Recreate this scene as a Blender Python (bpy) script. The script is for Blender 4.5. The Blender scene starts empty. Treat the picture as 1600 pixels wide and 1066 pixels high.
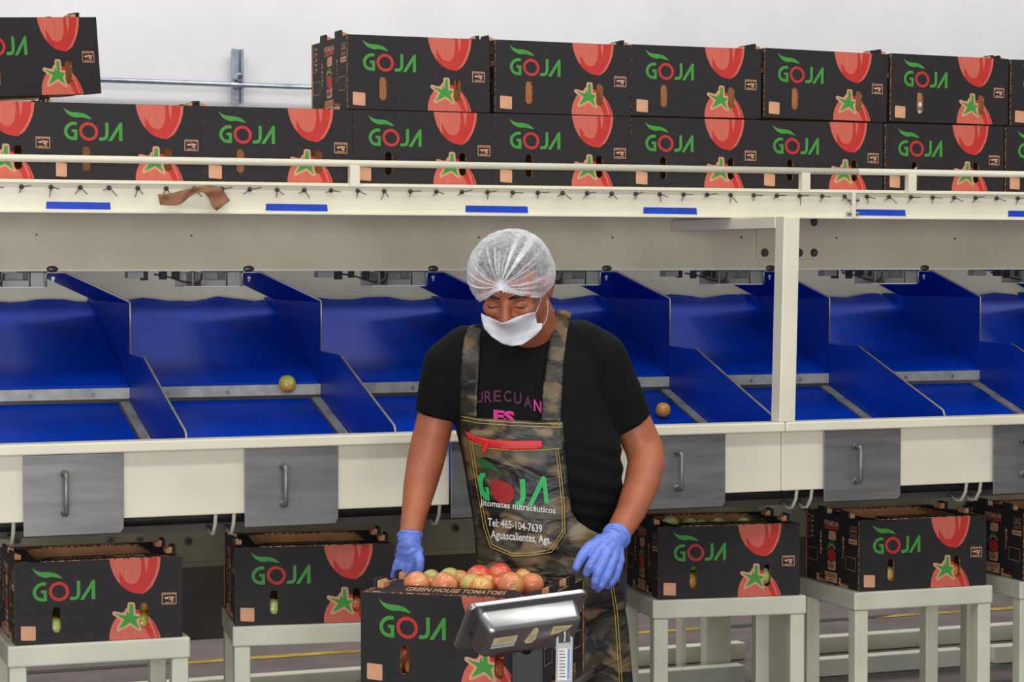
import bpy, bmesh, math, random
from mathutils import Vector, Matrix, Euler
from mathutils.geometry import delaunay_2d_cdt
from mathutils.bvhtree import BVHTree

random.seed(7)
PI = math.pi
R = math.radians
SC = bpy.context.scene
COL = SC.collection

# ------------------------------------------------------------------ camera
FPX, YAW, PITCH, CAMH = 3560.0, R(21.5), math.atan(126/3560), 1.48
CAM = Vector((0, 0, CAMH))
F0 = Vector((math.sin(YAW), math.cos(YAW), 0))
RT = Vector((math.cos(YAW), -math.sin(YAW), 0))
UPZ = Vector((0, 0, 1))
FW = F0*math.cos(PITCH) - UPZ*math.sin(PITCH)
UV = F0*math.sin(PITCH) + UPZ*math.cos(PITCH)
cd = bpy.data.cameras.new('camera'); cam = bpy.data.objects.new('camera', cd); COL.objects.link(cam)
cam.location = CAM; cam.rotation_euler = (PI/2 - PITCH, 0, -YAW)
cd.sensor_width = 36; cd.lens = FPX/1600*36; cd.clip_end = 60
SC.camera = cam

# ------------------------------------------------------------------ light
w = bpy.data.worlds.new('world'); SC.world = w; w.use_nodes = True
w.node_tree.nodes['Background'].inputs[0].default_value = (0.93, 0.95, 1.0, 1)
w.node_tree.nodes['Background'].inputs[1].default_value = 0.30
def area(loc, rot, sx, sy, e, col=(1, 0.97, 0.92)):
    l = bpy.data.lights.new('ceiling_or_fill_light', 'AREA'); l.shape = 'RECTANGLE'; l.size = sx; l.size_y = sy
    l.energy = e; l.color = col
    o = bpy.data.objects.new('ceiling_or_fill_light', l); COL.objects.link(o); o.location = loc; o.rotation_euler = rot
for (x, y, e) in ((-1.5, 2.6, 34), (1.5, 2.6, 42), (4.5, 2.6, 34), (0.5, 4.6, 26), (4.0, 4.6, 26)):
    area((x, y, 4.4), (R(12), 0, 0), 2.2, 0.5, e)
for x in (0.5, 3.5, 7.0):
    area((x, 8.3, 4.6), (R(12), 0, 0), 2.4, 0.5, 54)
area((-1.5, -3.5, 1.5), (R(90), 0, R(-12)), 6.0, 2.6, 410, (0.97, 0.98, 1.0))  # frontal fill added behind the camera to brighten low shaded parts; no ceiling fixture
SC.view_settings.view_transform = 'Standard'
SC.view_settings.look = 'None'
SC.view_settings.gamma = 1
SC.view_settings.exposure = 0.0

# ------------------------------------------------------------------ pixel to place
def ray(px, py): return FW + RT*((px-800)/FPX) - UV*((py-533)/FPX)
def at(px, py, H):
    r = ray(px, py); return CAM + r*(H/r.y)
def cz(px, py, Z): return CAM + ray(px, py)*Z
def onz(px, py, z):
    r = ray(px, py); return CAM + r*((z-CAMH)/r.z)
def proj(p):
    d = p - CAM; Z = d.dot(FW)
    return 800 + FPX*d.dot(RT)/Z, 533 - FPX*d.dot(UV)/Z

# ------------------------------------------------------------------ materials
def lin(c):
    return tuple(((v/255)/12.92 if v/255 <= .04045 else ((v/255+.055)/1.055)**2.4) for v in c) + (1,)
MATS = {}
def mat(name, c, rough=.5, metal=0, var=.06, scale=12, bump=0, bscale=60, coat=0, c2=None, stretch=None, spec=.5):
    if name in MATS: return MATS[name]
    m = bpy.data.materials.new(name); m.use_nodes = True; nt = m.node_tree; n = nt.nodes; b = n['Principled BSDF']
    b.inputs['Roughness'].default_value = rough; b.inputs['Metallic'].default_value = metal
    b.inputs['Specular IOR Level'].default_value = spec
    if coat: b.inputs['Coat Weight'].default_value = coat; b.inputs['Coat Roughness'].default_value = .15
    tc = n.new('ShaderNodeTexCoord'); mp = n.new('ShaderNodeMapping'); nt.links.new(tc.outputs['Object'], mp.inputs[0])
    if stretch: mp.inputs['Scale'].default_value = stretch
    nz = n.new('ShaderNodeTexNoise'); nz.inputs['Scale'].default_value = scale; nz.inputs['Detail'].default_value = 4
    nt.links.new(mp.outputs[0], nz.inputs['Vector'])
    mx = n.new('ShaderNodeMix'); mx.data_type = 'RGBA'
    L = lin(c); L2 = lin(c2) if c2 else tuple(v*(1-var*2.2) for v in L[:3]) + (1,)
    L1 = L if c2 else tuple(min(1, v*(1+var)) for v in L[:3]) + (1,)
    mx.inputs[6].default_value = L1; mx.inputs[7].default_value = L2
    mr = n.new('ShaderNodeMapRange'); mr.inputs[1].default_value = .35; mr.inputs[2].default_value = .65
    nt.links.new(nz.outputs['Fac'], mr.inputs[0]); nt.links.new(mr.outputs[0], mx.inputs[0])
    nt.links.new(mx.outputs[2], b.inputs['Base Color'])
    if bump:
        bn = n.new('ShaderNodeTexNoise'); bn.inputs['Scale'].default_value = bscale; nt.links.new(mp.outputs[0], bn.inputs['Vector'])
        bp = n.new('ShaderNodeBump'); bp.inputs['Strength'].default_value = bump; bp.inputs['Distance'].default_value = .004
        nt.links.new(bn.outputs['Fac'], bp.inputs['Height']); nt.links.new(bp.outputs[0], b.inputs['Normal'])
    MATS[name] = m; return m
M = dict(
 wall=mat('white_wall', (226, 226, 229), .8, var=.02, scale=3, bump=.05, bscale=30),
 floor=mat('dark_concrete_floor', (104, 90, 88), .55, var=.12, scale=5, bump=.1),
 cream=mat('cream_paint', (232, 227, 204), .38, var=.025, scale=5),
 beam=mat('beige_beam_paint', (214, 204, 174), .42, var=.05, scale=4),
 creamsh=mat('cream_back_paint', (226, 221, 200), .5, var=.05, scale=4),
 stool=mat('pale_green_cream_paint', (214, 214, 193), .4, var=.04, scale=7),
 olive=mat('olive_grey_steel', (186, 178, 148), .5, .1, var=.12, scale=4),
 darkp=mat('dark_machine_panel', (84, 77, 72), .6, .1, var=.12, scale=4),
 blue=mat('blue_belt', (0, 57, 180), .42, var=.08, scale=5, spec=.1),
 bluep=mat('blue_plastic_panel', (0, 52, 168), .4, var=.08, scale=5, spec=.2),
 tapeb=mat('blue_tape', (8, 62, 190), .6),
 bar=mat('worn_grey_bar', (172, 172, 166), .45, .2, var=.12, scale=22),
 edge=mat('panel_edge_metal', (190, 178, 160), .35, .6),
 steel=mat('brushed_steel', (140, 139, 137), .42, .6, var=.09, scale=5, stretch=(1, 1, 7)),
 steelp=mat('polished_steel', (178, 178, 178), .3, 1, var=.06, scale=9, bump=.06, bscale=14),
 zinc=mat('zinc_plated_steel', (180, 190, 205), .3, .9, var=.12, scale=20),
 bracket=mat('grey_bracket', (158, 158, 154), .45, .4, var=.12, scale=10),
 white=mat('white_flange', (240, 240, 232), .5),
 black=mat('black_rubber', (24, 24, 26), .5, var=.1),
 bolt=mat('dark_bolt', (96, 92, 86), .4, .8),
 tie=mat('cable_tie', (58, 54, 50), .6),
 paper=mat('brown_paper', (156, 108, 76), .8, var=.12, scale=10, bump=.4, bscale=25),
 dark=mat('carton_black_print', (43, 39, 41), .66, spec=.3, var=.05, scale=60, bump=.08, bscale=160),
 tan=mat('carton_inside', (204, 146, 96), .8, var=.10, scale=14, bump=.1, bscale=100),
 tanp=mat('carton_kraft_print', (212, 158, 122), .75, var=.05, scale=40),
 red=mat('print_red', (194, 44, 36), .62, var=.04, scale=40),
 salmon=mat('print_salmon', (206, 100, 82), .65, var=.05, scale=60, stretch=(6, 6, .2)),
 green=mat('print_green', (64, 150, 56), .6, var=.04),
 maroon=mat('print_maroon', (120, 38, 44), .65),
 yellow=mat('yellow_tape', (176, 146, 32), .7, var=.2, scale=12),
)
# corrugated edge
def corr():
    m = bpy.data.materials.new('corrugated_edge'); m.use_nodes = True; nt = m.node_tree; n = nt.nodes; b = n['Principled BSDF']
    tc = n.new('ShaderNodeTexCoord'); v = n.new('ShaderNodeTexVoronoi'); v.inputs['Scale'].default_value = 130
    nt.links.new(tc.outputs['Object'], v.inputs['Vector'])
    cr = n.new('ShaderNodeValToRGB'); cr.color_ramp.elements[0].color = lin((205, 150, 102)); cr.color_ramp.elements[1].color = lin((88, 56, 34))
    cr.color_ramp.elements[0].position = .25; cr.color_ramp.elements[1].position = .6
    nt.links.new(v.outputs['Distance'], cr.inputs[0]); nt.links.new(cr.outputs[0], b.inputs['Base Color']); b.inputs['Roughness'].default_value = .85
    return m
M['corr'] = corr()
def camo(name='camouflage_fabric', rough=.45):
    m = bpy.data.materials.new(name); m.use_nodes = True; nt = m.node_tree; n = nt.nodes; b = n['Principled BSDF']
    tc = n.new('ShaderNodeTexCoord'); mp = n.new('ShaderNodeMapping'); mp.inputs['Scale'].default_value = (1, 1, 1.9)
    nt.links.new(tc.outputs['Object'], mp.inputs[0])
    cur = None
    for k, (sc, th, c) in enumerate(((7, .49, (106, 88, 60)), (8, .55, (62, 57, 41)), (9, .55, (25, 22, 21)), (7, .64, (126, 108, 76)))):
        nz = n.new('ShaderNodeTexNoise'); nz.inputs['Scale'].default_value = sc; nz.inputs['Detail'].default_value = 1.5; nz.inputs['Distortion'].default_value = .8
        ad = n.new('ShaderNodeVectorMath'); ad.inputs[1].default_value = (k*3.7, k*1.9, k*5.1)
        nt.links.new(mp.outputs[0], ad.inputs[0]); nt.links.new(ad.outputs[0], nz.inputs['Vector'])
        mr = n.new('ShaderNodeMapRange'); mr.inputs[1].default_value = th-.025; mr.inputs[2].default_value = th+.025
        nt.links.new(nz.outputs['Fac'], mr.inputs[0])
        mx = n.new('ShaderNodeMix'); mx.data_type = 'RGBA'; mx.inputs[7].default_value = lin(c)
        if cur is None: mx.inputs[6].default_value = lin((48, 42, 34))
        else: nt.links.new(cur.outputs[2], mx.inputs[6])
        nt.links.new(mr.outputs[0], mx.inputs[0]); cur = mx
    nt.links.new(cur.outputs[2], b.inputs['Base Color']); b.inputs['Roughness'].default_value = rough
    bn = n.new('ShaderNodeTexNoise'); bn.inputs['Scale'].default_value = 9; bn.inputs['Distortion'].default_value = 1.5; nt.links.new(mp.outputs[0], bn.inputs['Vector'])
    bp = n.new('ShaderNodeBump'); bp.inputs['Strength'].default_value = .6; bp.inputs['Distance'].default_value = .02
    nt.links.new(bn.outputs['Fac'], bp.inputs['Height']); nt.links.new(bp.outputs[0], b.inputs['Normal'])
    return m
M['camo'] = camo()
def tommat(name, c1, c2, c3, seed):
    m = bpy.data.materials.new(name); m.use_nodes = True; nt = m.node_tree; n = nt.nodes; b = n['Principled BSDF']
    tc = n.new('ShaderNodeTexCoord'); nz = n.new('ShaderNodeTexNoise'); nz.inputs['Scale'].default_value = 16; nz.inputs['Detail'].default_value = 2
    ad = n.new('ShaderNodeVectorMath'); ad.inputs[1].default_value = (seed, seed*2, 0); nt.links.new(tc.outputs['Object'], ad.inputs[0]); nt.links.new(ad.outputs[0], nz.inputs['Vector'])
    sp = n.new('ShaderNodeSeparateXYZ'); nt.links.new(tc.outputs['Object'], sp.inputs[0])
    mr = n.new('ShaderNodeMapRange'); mr.inputs[1].default_value = -.03; mr.inputs[2].default_value = .03; mr.inputs[3].default_value = -.28; mr.inputs[4].default_value = .32
    nt.links.new(sp.outputs[2], mr.inputs[0])
    a = n.new('ShaderNodeMath'); a.operation = 'ADD'; nt.links.new(nz.outputs['Fac'], a.inputs[0]); nt.links.new(mr.outputs[0], a.inputs[1])
    cr = n.new('ShaderNodeValToRGB'); e = cr.color_ramp.elements; e[0].position = .3; e[0].color = lin(c1); e[1].position = .8; e[1].color = lin(c3)
    k = e.new(.55); k.color = lin(c2)
    nt.links.new(a.outputs[0], cr.inputs[0]); nt.links.new(cr.outputs[0], b.inputs['Base Color'])
    b.inputs['Roughness'].default_value = .26; b.inputs['Coat Weight'].default_value = .3; b.inputs['Subsurface Weight'].default_value = .08; b.inputs['Subsurface Scale'].default_value = .01
    return m
TM = dict(orange=tommat('tomato_orange', (214, 84, 52), (226, 120, 76), (226, 176, 96), 1),
          red=tommat('tomato_red', (206, 60, 40), (220, 88, 62), (226, 132, 84), 2),
          blush=tommat('tomato_blush', (222, 120, 82), (226, 140, 98), (214, 176, 92), 3),
          turning=tommat('tomato_turning', (226, 122, 80), (222, 160, 92), (182, 190, 96), 4),
          mixed=tommat('tomato_mixed', (206, 112, 58), (196, 160, 66), (158, 178, 76), 5),
          green=tommat('tomato_green', (176, 196, 104), (190, 206, 118), (206, 212, 130), 6))
SCAR = mat('stem_scar', (196, 178, 96), .7)

# ------------------------------------------------------------------ object helpers
def tag(o, label=None, cat=None, group=None, kind=None):
    if label: o['label'] = label
    if cat: o['category'] = cat
    if group: o['group'] = group
    if kind: o['kind'] = kind
    return o
def empty(name, loc=(0, 0, 0), rz=0):
    o = bpy.data.objects.new(name, None); o.empty_display_size = .05; COL.objects.link(o); o.location = loc; o.rotation_euler = (0, 0, rz); return o
def link(name, me, parent=None):
    o = bpy.data.objects.new(name, me); COL.objects.link(o)
    if parent is not None: o.parent = parent
    return o
def copy_tree(o, parent=None):
    c = o.copy(); COL.objects.link(c)
    c.parent = parent
    for ch in list(o.children): copy_tree(ch, c)
    return c
class MB:
    def __init__(s): s.v = []; s.f = []; s.mi = []; s.m = []
    def mid(s, m):
        if m not in s.m: s.m.append(m)
        return s.m.index(m)
    def add(s, vs, fs, m):
        b = len(s.v); s.v += [Vector(v) for v in vs]; k = s.mid(m)
        for f in fs: s.f.append([b+i for i in f]); s.mi.append(k)
    def box(s, c, d, m, Rm=None):
        c = Vector(c); hx, hy, hz = d[0]/2, d[1]/2, d[2]/2; vs = []
        for x in (-hx, hx):
            for y in (-hy, hy):
                for z in (-hz, hz):
                    p = Vector((x, y, z)); vs.append(c + (Rm @ p if Rm else p))
        s.add(vs, [(0, 1, 3, 2), (4, 6, 7, 5), (0, 4, 5, 1), (2, 3, 7, 6), (0, 2, 6, 4), (1, 5, 7, 3)], m)
    def bb(s, x0, x1, y0, y1, z0, z1, m): s.box(((x0+x1)/2, (y0+y1)/2, (z0+z1)/2), (x1-x0, y1-y0, z1-z0), m)
    def cyl(s, p0, p1, r0, m, r1=None, n=14):
        p0 = Vector(p0); p1 = Vector(p1); r1 = r0 if r1 is None else r1; d = (p1-p0).normalized()
        a = d.orthogonal().normalized(); b = d.cross(a); vs = []
        for p, r in ((p0, r0), (p1, r1)):
            for i in range(n): t = 2*PI*i/n; vs.append(p + a*r*math.cos(t) + b*r*math.sin(t))
        fs = [(i, (i+1) % n, n+(i+1) % n, n+i) for i in range(n)] + [tuple(range(n-1, -1, -1)), tuple(range(n, 2*n))]
        s.add(vs, fs, m)
    def tube(s, pts, r, m, n=8):
        pts = [Vector(p) for p in pts]; rs = r if isinstance(r, (list, tuple)) else [r]*len(pts)
        a = None; vs = []; k = len(pts)
        for i, p in enumerate(pts):
            d = (pts[min(i+1, k-1)] - pts[max(i-1, 0)]).normalized()
            if a is None: a = d.orthogonal().normalized()
            a = (a - d*a.dot(d)).normalized(); b = d.cross(a)
            for j in range(n): t = 2*PI*j/n; vs.append(p + a*rs[i]*math.cos(t) + b*rs[i]*math.sin(t))
        fs = []
        for i in range(k-1):
            for j in range(n): fs.append((i*n+j, i*n+(j+1) % n, (i+1)*n+(j+1) % n, (i+1)*n+j))
        fs += [tuple(range(n-1, -1, -1)), tuple(range((k-1)*n, k*n))]
        s.add(vs, fs, m)
    def sph(s, c, r, m, Rm=None, nu=20, nv=12):
        c = Vector(c); r = (r, r, r) if not isinstance(r, (tuple, list, Vector)) else r; vs = []; fs = []
        for i in range(nv+1):
            t = PI*i/nv
            for j in range(nu):
                a = 2*PI*j/nu; p = Vector((r[0]*math.sin(t)*math.cos(a), r[1]*math.sin(t)*math.sin(a), r[2]*math.cos(t)))
                vs.append(c + (Rm @ p if Rm else p))
        for i in range(nv):
            for j in range(nu): fs.append((i*nu+j, (i+1)*nu+j, (i+1)*nu+(j+1) % nu, i*nu+(j+1) % nu))
        s.add(vs, fs, m)
    def prism(s, poly, m, ax='y', a0=0, a1=1):
        n = len(poly)
        def P(p, a): return {'y': (p[0], a, p[1]), 'x': (a, p[0], p[1]), 'z': (p[0], p[1], a)}[ax]
        vs = [P(p, a0) for p in poly] + [P(p, a1) for p in poly]
        s.add(vs, [tuple(range(n)), tuple(range(2*n-1, n-1, -1))] + [(i, n+i, n+(i+1) % n, (i+1) % n) for i in range(n)], m)
    def mesh(s, name, smooth=False, merge=False):
        me = bpy.data.meshes.new(name); me.from_pydata([tuple(v) for v in s.v], [], s.f)
        for m in s.m: me.materials.append(m)
        me.polygons.foreach_set('material_index', s.mi)
        bm = bmesh.new(); bm.from_mesh(me)
        if merge: bmesh.ops.remove_doubles(bm, verts=bm.verts, dist=1e-6)
        bmesh.ops.recalc_face_normals(bm, faces=bm.faces); bm.to_mesh(me); bm.free()
        if smooth:
            me.polygons.foreach_set('use_smooth', [True]*len(me.polygons))
        me.update(); return me
    def build(s, name, parent=None, smooth=False, bevel=0, merge=False, auto=False):
        o = link(name, s.mesh(name, smooth, merge), parent)
        if bevel:
            b = o.modifiers.new('bevel', 'BEVEL'); b.width = bevel; b.segments = 2; b.limit_method = 'ANGLE'; b.angle_limit = R(40)
        return o

# text outlines as 2D triangles
TXT = {}
def text2d(s, off=0.0):
    if (s, off) in TXT: return TXT[(s, off)]
    cu = bpy.data.curves.new('t', 'FONT'); cu.body = s; cu.size = 1; cu.resolution_u = 2; cu.offset = off
    o = bpy.data.objects.new('t', cu); COL.objects.link(o)
    dg = bpy.context.evaluated_depsgraph_get(); dg.update()
    me = bpy.data.meshes.new_from_object(o.evaluated_get(dg))
    vs = [(v.co.x, v.co.y) for v in me.vertices]; fs = [tuple(p.vertices) for p in me.polygons]
    bpy.data.objects.remove(o); bpy.data.curves.remove(cu); bpy.data.meshes.remove(me)
    x0 = min(v[0] for v in vs); x1 = max(v[0] for v in vs); y0 = min(v[1] for v in vs); y1 = max(v[1] for v in vs)
    vs = [((x-x0)/(x1-x0), (y-y0)/(y1-y0)) for x, y in vs]
    TXT[(s, off)] = (vs, fs); return TXT[(s, off)]

def ccw(p):
    a = sum(p[i][0]*p[(i+1) % len(p)][1] - p[(i+1) % len(p)][0]*p[i][1] for i in range(len(p)))
    return p if a > 0 else p[::-1]
def cdt_layers(outline, holes, layers):
    """flat print: returns verts and (tri, key) where key is layer material, None base"""
    vs = []; fs = []
    polys = [outline] + holes + [l[0] for l in layers]
    for p in polys:
        p = ccw(p); b = len(vs); vs += [Vector(q) for q in p]; fs.append(list(range(b, b+len(p))))
    ov, oe, of, a, b_, oi = delaunay_2d_cdt(vs, [], fs, 0, 1e-6, True)
    nh = len(holes); out = []
    for f, ids in zip(of, oi):
        if 0 not in ids: continue
        if any(1 <= i <= nh for i in ids): continue
        top = max([i for i in ids if i > nh], default=0)
        out.append((f, layers[top-nh-1][1] if top else None))
    return ov, out
def sheet(mb, O, u, v, n, t, outline, holes, layers, mf, mbk, me):
    O = Vector(O); u = Vector(u); v = Vector(v); n = Vector(n)
    ov, out = cdt_layers(outline, holes, layers)
    P = [O + u*p[0] + v*p[1] for p in ov]
    by = {}
    for f, m in out: by.setdefault(m or mf, []).append(f)
    for m, fs in by.items(): mb.add(P, fs, m)
    ov, out = cdt_layers(outline, holes, [])
    mb.add([O + u*p[0] + v*p[1] - n*t for p in ov], [f for f, _ in out], mbk)
    for loop in [outline] + holes:
        k = len(loop)
        mb.add([O + u*p[0] + v*p[1] for p in loop] + [O + u*p[0] + v*p[1] - n*t for p in loop],
               [(i, (i+1) % k, k+(i+1) % k, k+i) for i in range(k)], me)
def flat_text(mb, O, u, v, n, s, x, y, wd, ht, m, off=0.02):
    vs, fs = text2d(s, off); O = Vector(O); u = Vector(u); v = Vector(v)
    mb.add([O + u*(x+a*wd) + v*(y+b*ht) + Vector(n)*.0004 for a, b in vs], fs, m)
def disc(cx, cy, rx, ry=None, n=20): ry = ry or rx; return [(cx+rx*math.cos(2*PI*i/n), cy+ry*math.sin(2*PI*i/n)) for i in range(n)]
def slot(cx, y0, y1, wd):
    r = wd/2; return [(cx + r*math.cos(PI+PI*i/7), y0+r + r*math.sin(PI+PI*i/7)) for i in range(8)] + [(cx + r*math.cos(PI*i/7), y1-r + r*math.sin(PI*i/7)) for i in range(8)]
def rrect(x0, y0, x1, y1, r):
    o = []
    for cx, cy, a in ((x1-r, y1-r, 0), (x0+r, y1-r, 90), (x0+r, y0+r, 180), (x1-r, y0+r, 270)):
        for k in range(4): t = R(a+30*k); o.append((cx+r*math.cos(t), cy+r*math.sin(t)))
    return o
def stroke(pts, wd, closed=False, roundj=False):
    """list of quads (and discs) covering a stroked polyline"""
    out = []; n = len(pts); h = wd/2
    for i in range(n if closed else n-1):
        a = Vector(pts[i]); b = Vector(pts[(i+1) % n]); d = (b-a).normalized(); q = Vector((-d.y, d.x))*h
        out.append([tuple(a-q), tuple(b-q), tuple(b+q), tuple(a+q)])
    rng = range(n) if (closed or roundj) else range(1, n-1)
    for i in rng: out.append(disc(pts[i][0], pts[i][1], h, n=10))
    return out
def smoothpts(pts, k=6, closed=False):
    n = len(pts); out = []
    for i in range(n if closed else n-1):
        p0 = Vector(pts[(i-1) % n] if closed or i > 0 else pts[0]); p1 = Vector(pts[i]); p2 = Vector(pts[(i+1) % n]); p3 = Vector(pts[(i+2) % n] if closed or i+2 < n else pts[-1])
        for j in range(k):
            t = j/k; out.append(tuple(.5*((2*p1)+(-p0+p2)*t+(2*p0-5*p1+4*p2-p3)*t*t+(-p0+3*p1-3*p2+p3)*t**3)))
    if not closed: out.append(tuple(pts[-1]))
    return out

# ================================================================== CARTON
CW, CD, CH, CT = .41, .335, .20, .0075
def fmap(x, y):      # photographed front face -> metres on the face (origin bottom left)
    u = (x-130)/1385; top = 222-62*u; bot = 905-90*u
    return (u*CW, (1-(y-top)/(bot-top))*CH)
def FM(pts): return [fmap(*p) for p in pts]
def clampv(pts): return [(min(max(x, .0002), CW-.0002), min(max(y, .0002), CH-.0002)) for x, y in pts]
def logo_strokes(k=1):
    G = []
    Gp = smoothpts([(382, 392), (350, 393), (316, 410), (294, 440), (290, 472), (303, 503), (330, 520), (378, 523)], 3)
    G += [(p, 'green') for p in stroke(Gp, 28)] + [(p, 'green') for p in stroke([(377, 536), (377, 444)], 28)] + [(p, 'green') for p in stroke([(391, 456), (342, 456)], 24)]
    G += [(disc(490, 453, 83, 81, 32), 'red'), (disc(490, 453, 57, 55, 32), 'dark')]
    J = smoothpts([(650, 363), (650, 440), (648, 480), (630, 505), (583, 512)], 4)
    G += [(p, 'green') for p in stroke(J, 28)]
    G += [([(660, 522), (692, 522), (757, 418), (757, 516), (787, 514), (786, 362), (776, 352), (763, 358)], 'green')]
    leaf = smoothpts([(268, 258), (300, 280), (345, 293), (400, 294), (455, 301), (495, 322), (520, 346)], 3) + smoothpts([(520, 346), (480, 340), (430, 333), (380, 339), (335, 328), (300, 305), (268, 258)], 3)[1:-1]
    G += [(leaf, 'green')]
    return G
def front_layers():
    L = []
    for p, m in logo_strokes(): L.append((FM(p), M[m]))
    top = smoothpts([(905, 181), (912, 230), (935, 300), (975, 370), (1030, 425), (1095, 458), (1180, 470)], 3) + smoothpts([(1180, 470), (1250, 420), (1300, 330), (1325, 250), (1333, 167)], 3)[1:]
    L.append((clampv(FM(top)), M['red']))
    L.append((clampv(FM([(905, 181), (1168, 170), (1172, 250), (1160, 330), (1135, 375), (1100, 389), (1060, 382), (1030, 355), (1002, 312), (985, 285), (986, 335), (998, 382), (975, 368), (935, 300), (912, 230)])), M['salmon']))
    L.append((clampv(FM([(1195, 168), (1232, 166), (1228, 230), (1213, 302), (1203, 240)])), M['salmon']))
    L.append((clampv(FM([(1308, 166), (1333, 165), (1325, 250), (1300, 330), (1250, 420), (1180, 470), (1236, 405), (1282, 320), (1303, 240)])), M['salmon']))
    bot = [(903, 853)] + smoothpts([(903, 820), (908, 780), (930, 715), (975, 650), (1030, 612), (1090, 602), (1160, 606), (1225, 648), (1280, 710), (1315, 780), (1329, 826)], 3) + [(1330, 826)]
    L.append((clampv(FM(bot)), M['salmon']))
    L.append((clampv(FM([(1195, 745), (1218, 790), (1240, 833), (1285, 829), (1262, 770), (1240, 720), (1222, 690)])), M['red']))
    L.append((clampv(FM([(1228, 655), (1255, 700), (1285, 770), (1302, 829), (1318, 828), (1300, 760), (1270, 705)])), M['red']))
    L.append((clampv(FM([(1105, 602), (1165, 604), (1165, 630), (1105, 630)])), M['red']))
    star = [(1072, 556), (1100, 556), (1104, 648), (1158, 655), (1125, 690), (1152, 758), (1078, 708), (978, 762), (1025, 682), (945, 632), (1040, 650), (1052, 606), (1067, 640)]
    for p in stroke(star, 36, True): L.append((FM(p), M['tanp']))
    L.append((FM(star), M['tanp'])); L.append((FM(star), M['green']))
    L.append((FM(rrect(178, 744, 298, 863, 10)), M['tanp']))
    for p in stroke([(1344, 462), (1462, 458), (1462, 548), (1344, 552)], 5, True): L.append((FM(p), M['tanp']))
    for p in ([(1358, 500), (1395, 490), (1398, 508), (1375, 512)], [(1400, 488), (1448, 490), (1446, 500), (1405, 505)], [(1398, 512), (1440, 505), (1432, 530), (1415, 518)]):
        L.append((FM(p), M['tanp']))
    return L
def hole_f(cx, y0, y1):
    x, a = fmap(cx, y1); _, b = fmap(cx, y0); return slot(x, a, b, .0205)
HOLES = [hole_f(469, 582, 797), hole_f(1191, 542, 748)]
RECT = lambda w_, h_: [(0, 0), (w_, 0), (w_, h_), (0, h_)]
def end_layers(WE):
    def em(x, y):
        u = (x-78)/585; top = 140+150*u; bot = 855+175*u; return (u*WE, (1-(y-top)/(bot-top))*CH)
    E = lambda ps: [em(*p) for p in ps]
    L = []
    L.append((E([(280, 328), (443, 362), (443, 386), (280, 352)]), M['red']))
    L.append((E([(345, 383), (400, 392), (416, 410), (412, 480), (395, 488), (345, 476), (330, 460), (332, 392)]), M['tanp']))
    for p in stroke([em(*q) for q in ((312, 590), (322, 530), (362, 500), (395, 530), (412, 570))], .004): L.append((p, M['green']))
    for p in stroke([em(*q) for q in ((330, 560), (350, 530), (380, 540), (405, 585))], .004): L.append((p, M['tanp']))
    L.append((E([(322, 600), (340, 572), (375, 575), (412, 620), (410, 690), (385, 712), (345, 690), (325, 655)]), M['red']))
    L.append((E([(320, 690), (360, 715), (412, 705), (412, 795), (395, 808), (325, 785)]), M['tanp']))
    L.append((E([(290, 803), (430, 835), (428, 945), (290, 905)]), M['tanp']))
    for y in (822, 838, 854): L.append((E([(305, y), (415, y+26), (415, y+32), (305, y+6)]), M['dark']))
    L.append((E([(335, 890), (385, 902), (385, 912), (335, 900)]), M['dark']))
    L.append((E([(555, 472), (645, 492), (645, 548), (555, 525)]), M['tanp']))
    L.append((E([(572, 500), (630, 513), (630, 522), (572, 509)]), M['dark']))
    for q in (((568, 342), (638, 360), (638, 408), (568, 390)), ((568, 398), (638, 415), (638, 470), (568, 452)), ((525, 655), (632, 690), (630, 825), (523, 788)), ((95, 530), (205, 560), (205, 692), (95, 660)),
              ((92, 190), (125, 198), (125, 250), (92, 240)), ((92, 262), (125, 270), (125, 335), (92, 325)), ((92, 350), (125, 358), (125, 440), (92, 430))):
        for p in stroke([em(*a) for a in q], .0012, True): L.append((p, M['tanp']))
    for y in (205, 255, 310, 360, 410): L.append((E([(135, y), (155, y+5), (155, y+25), (135, y+20)]), M['tanp']))
    for y in (362, 378, 425, 440): L.append((E([(580, y), (628, y+12), (628, y+16), (580, y+4)]), M['tanp']))
    T = em(282, 325)[0], em(282, 325)[1], em(443, 362)[0]-em(282, 325)[0]
    hl = []
    for cx, y0, y1 in ((246, 378, 625), (496, 440, 698)):
        x, a = em(cx, y1); _, b = em(cx, y0); hl.append(slot(x, a, b, .013))
    return L, hl, T, em
TABY = [(205, 290), (455, 545)]
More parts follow.
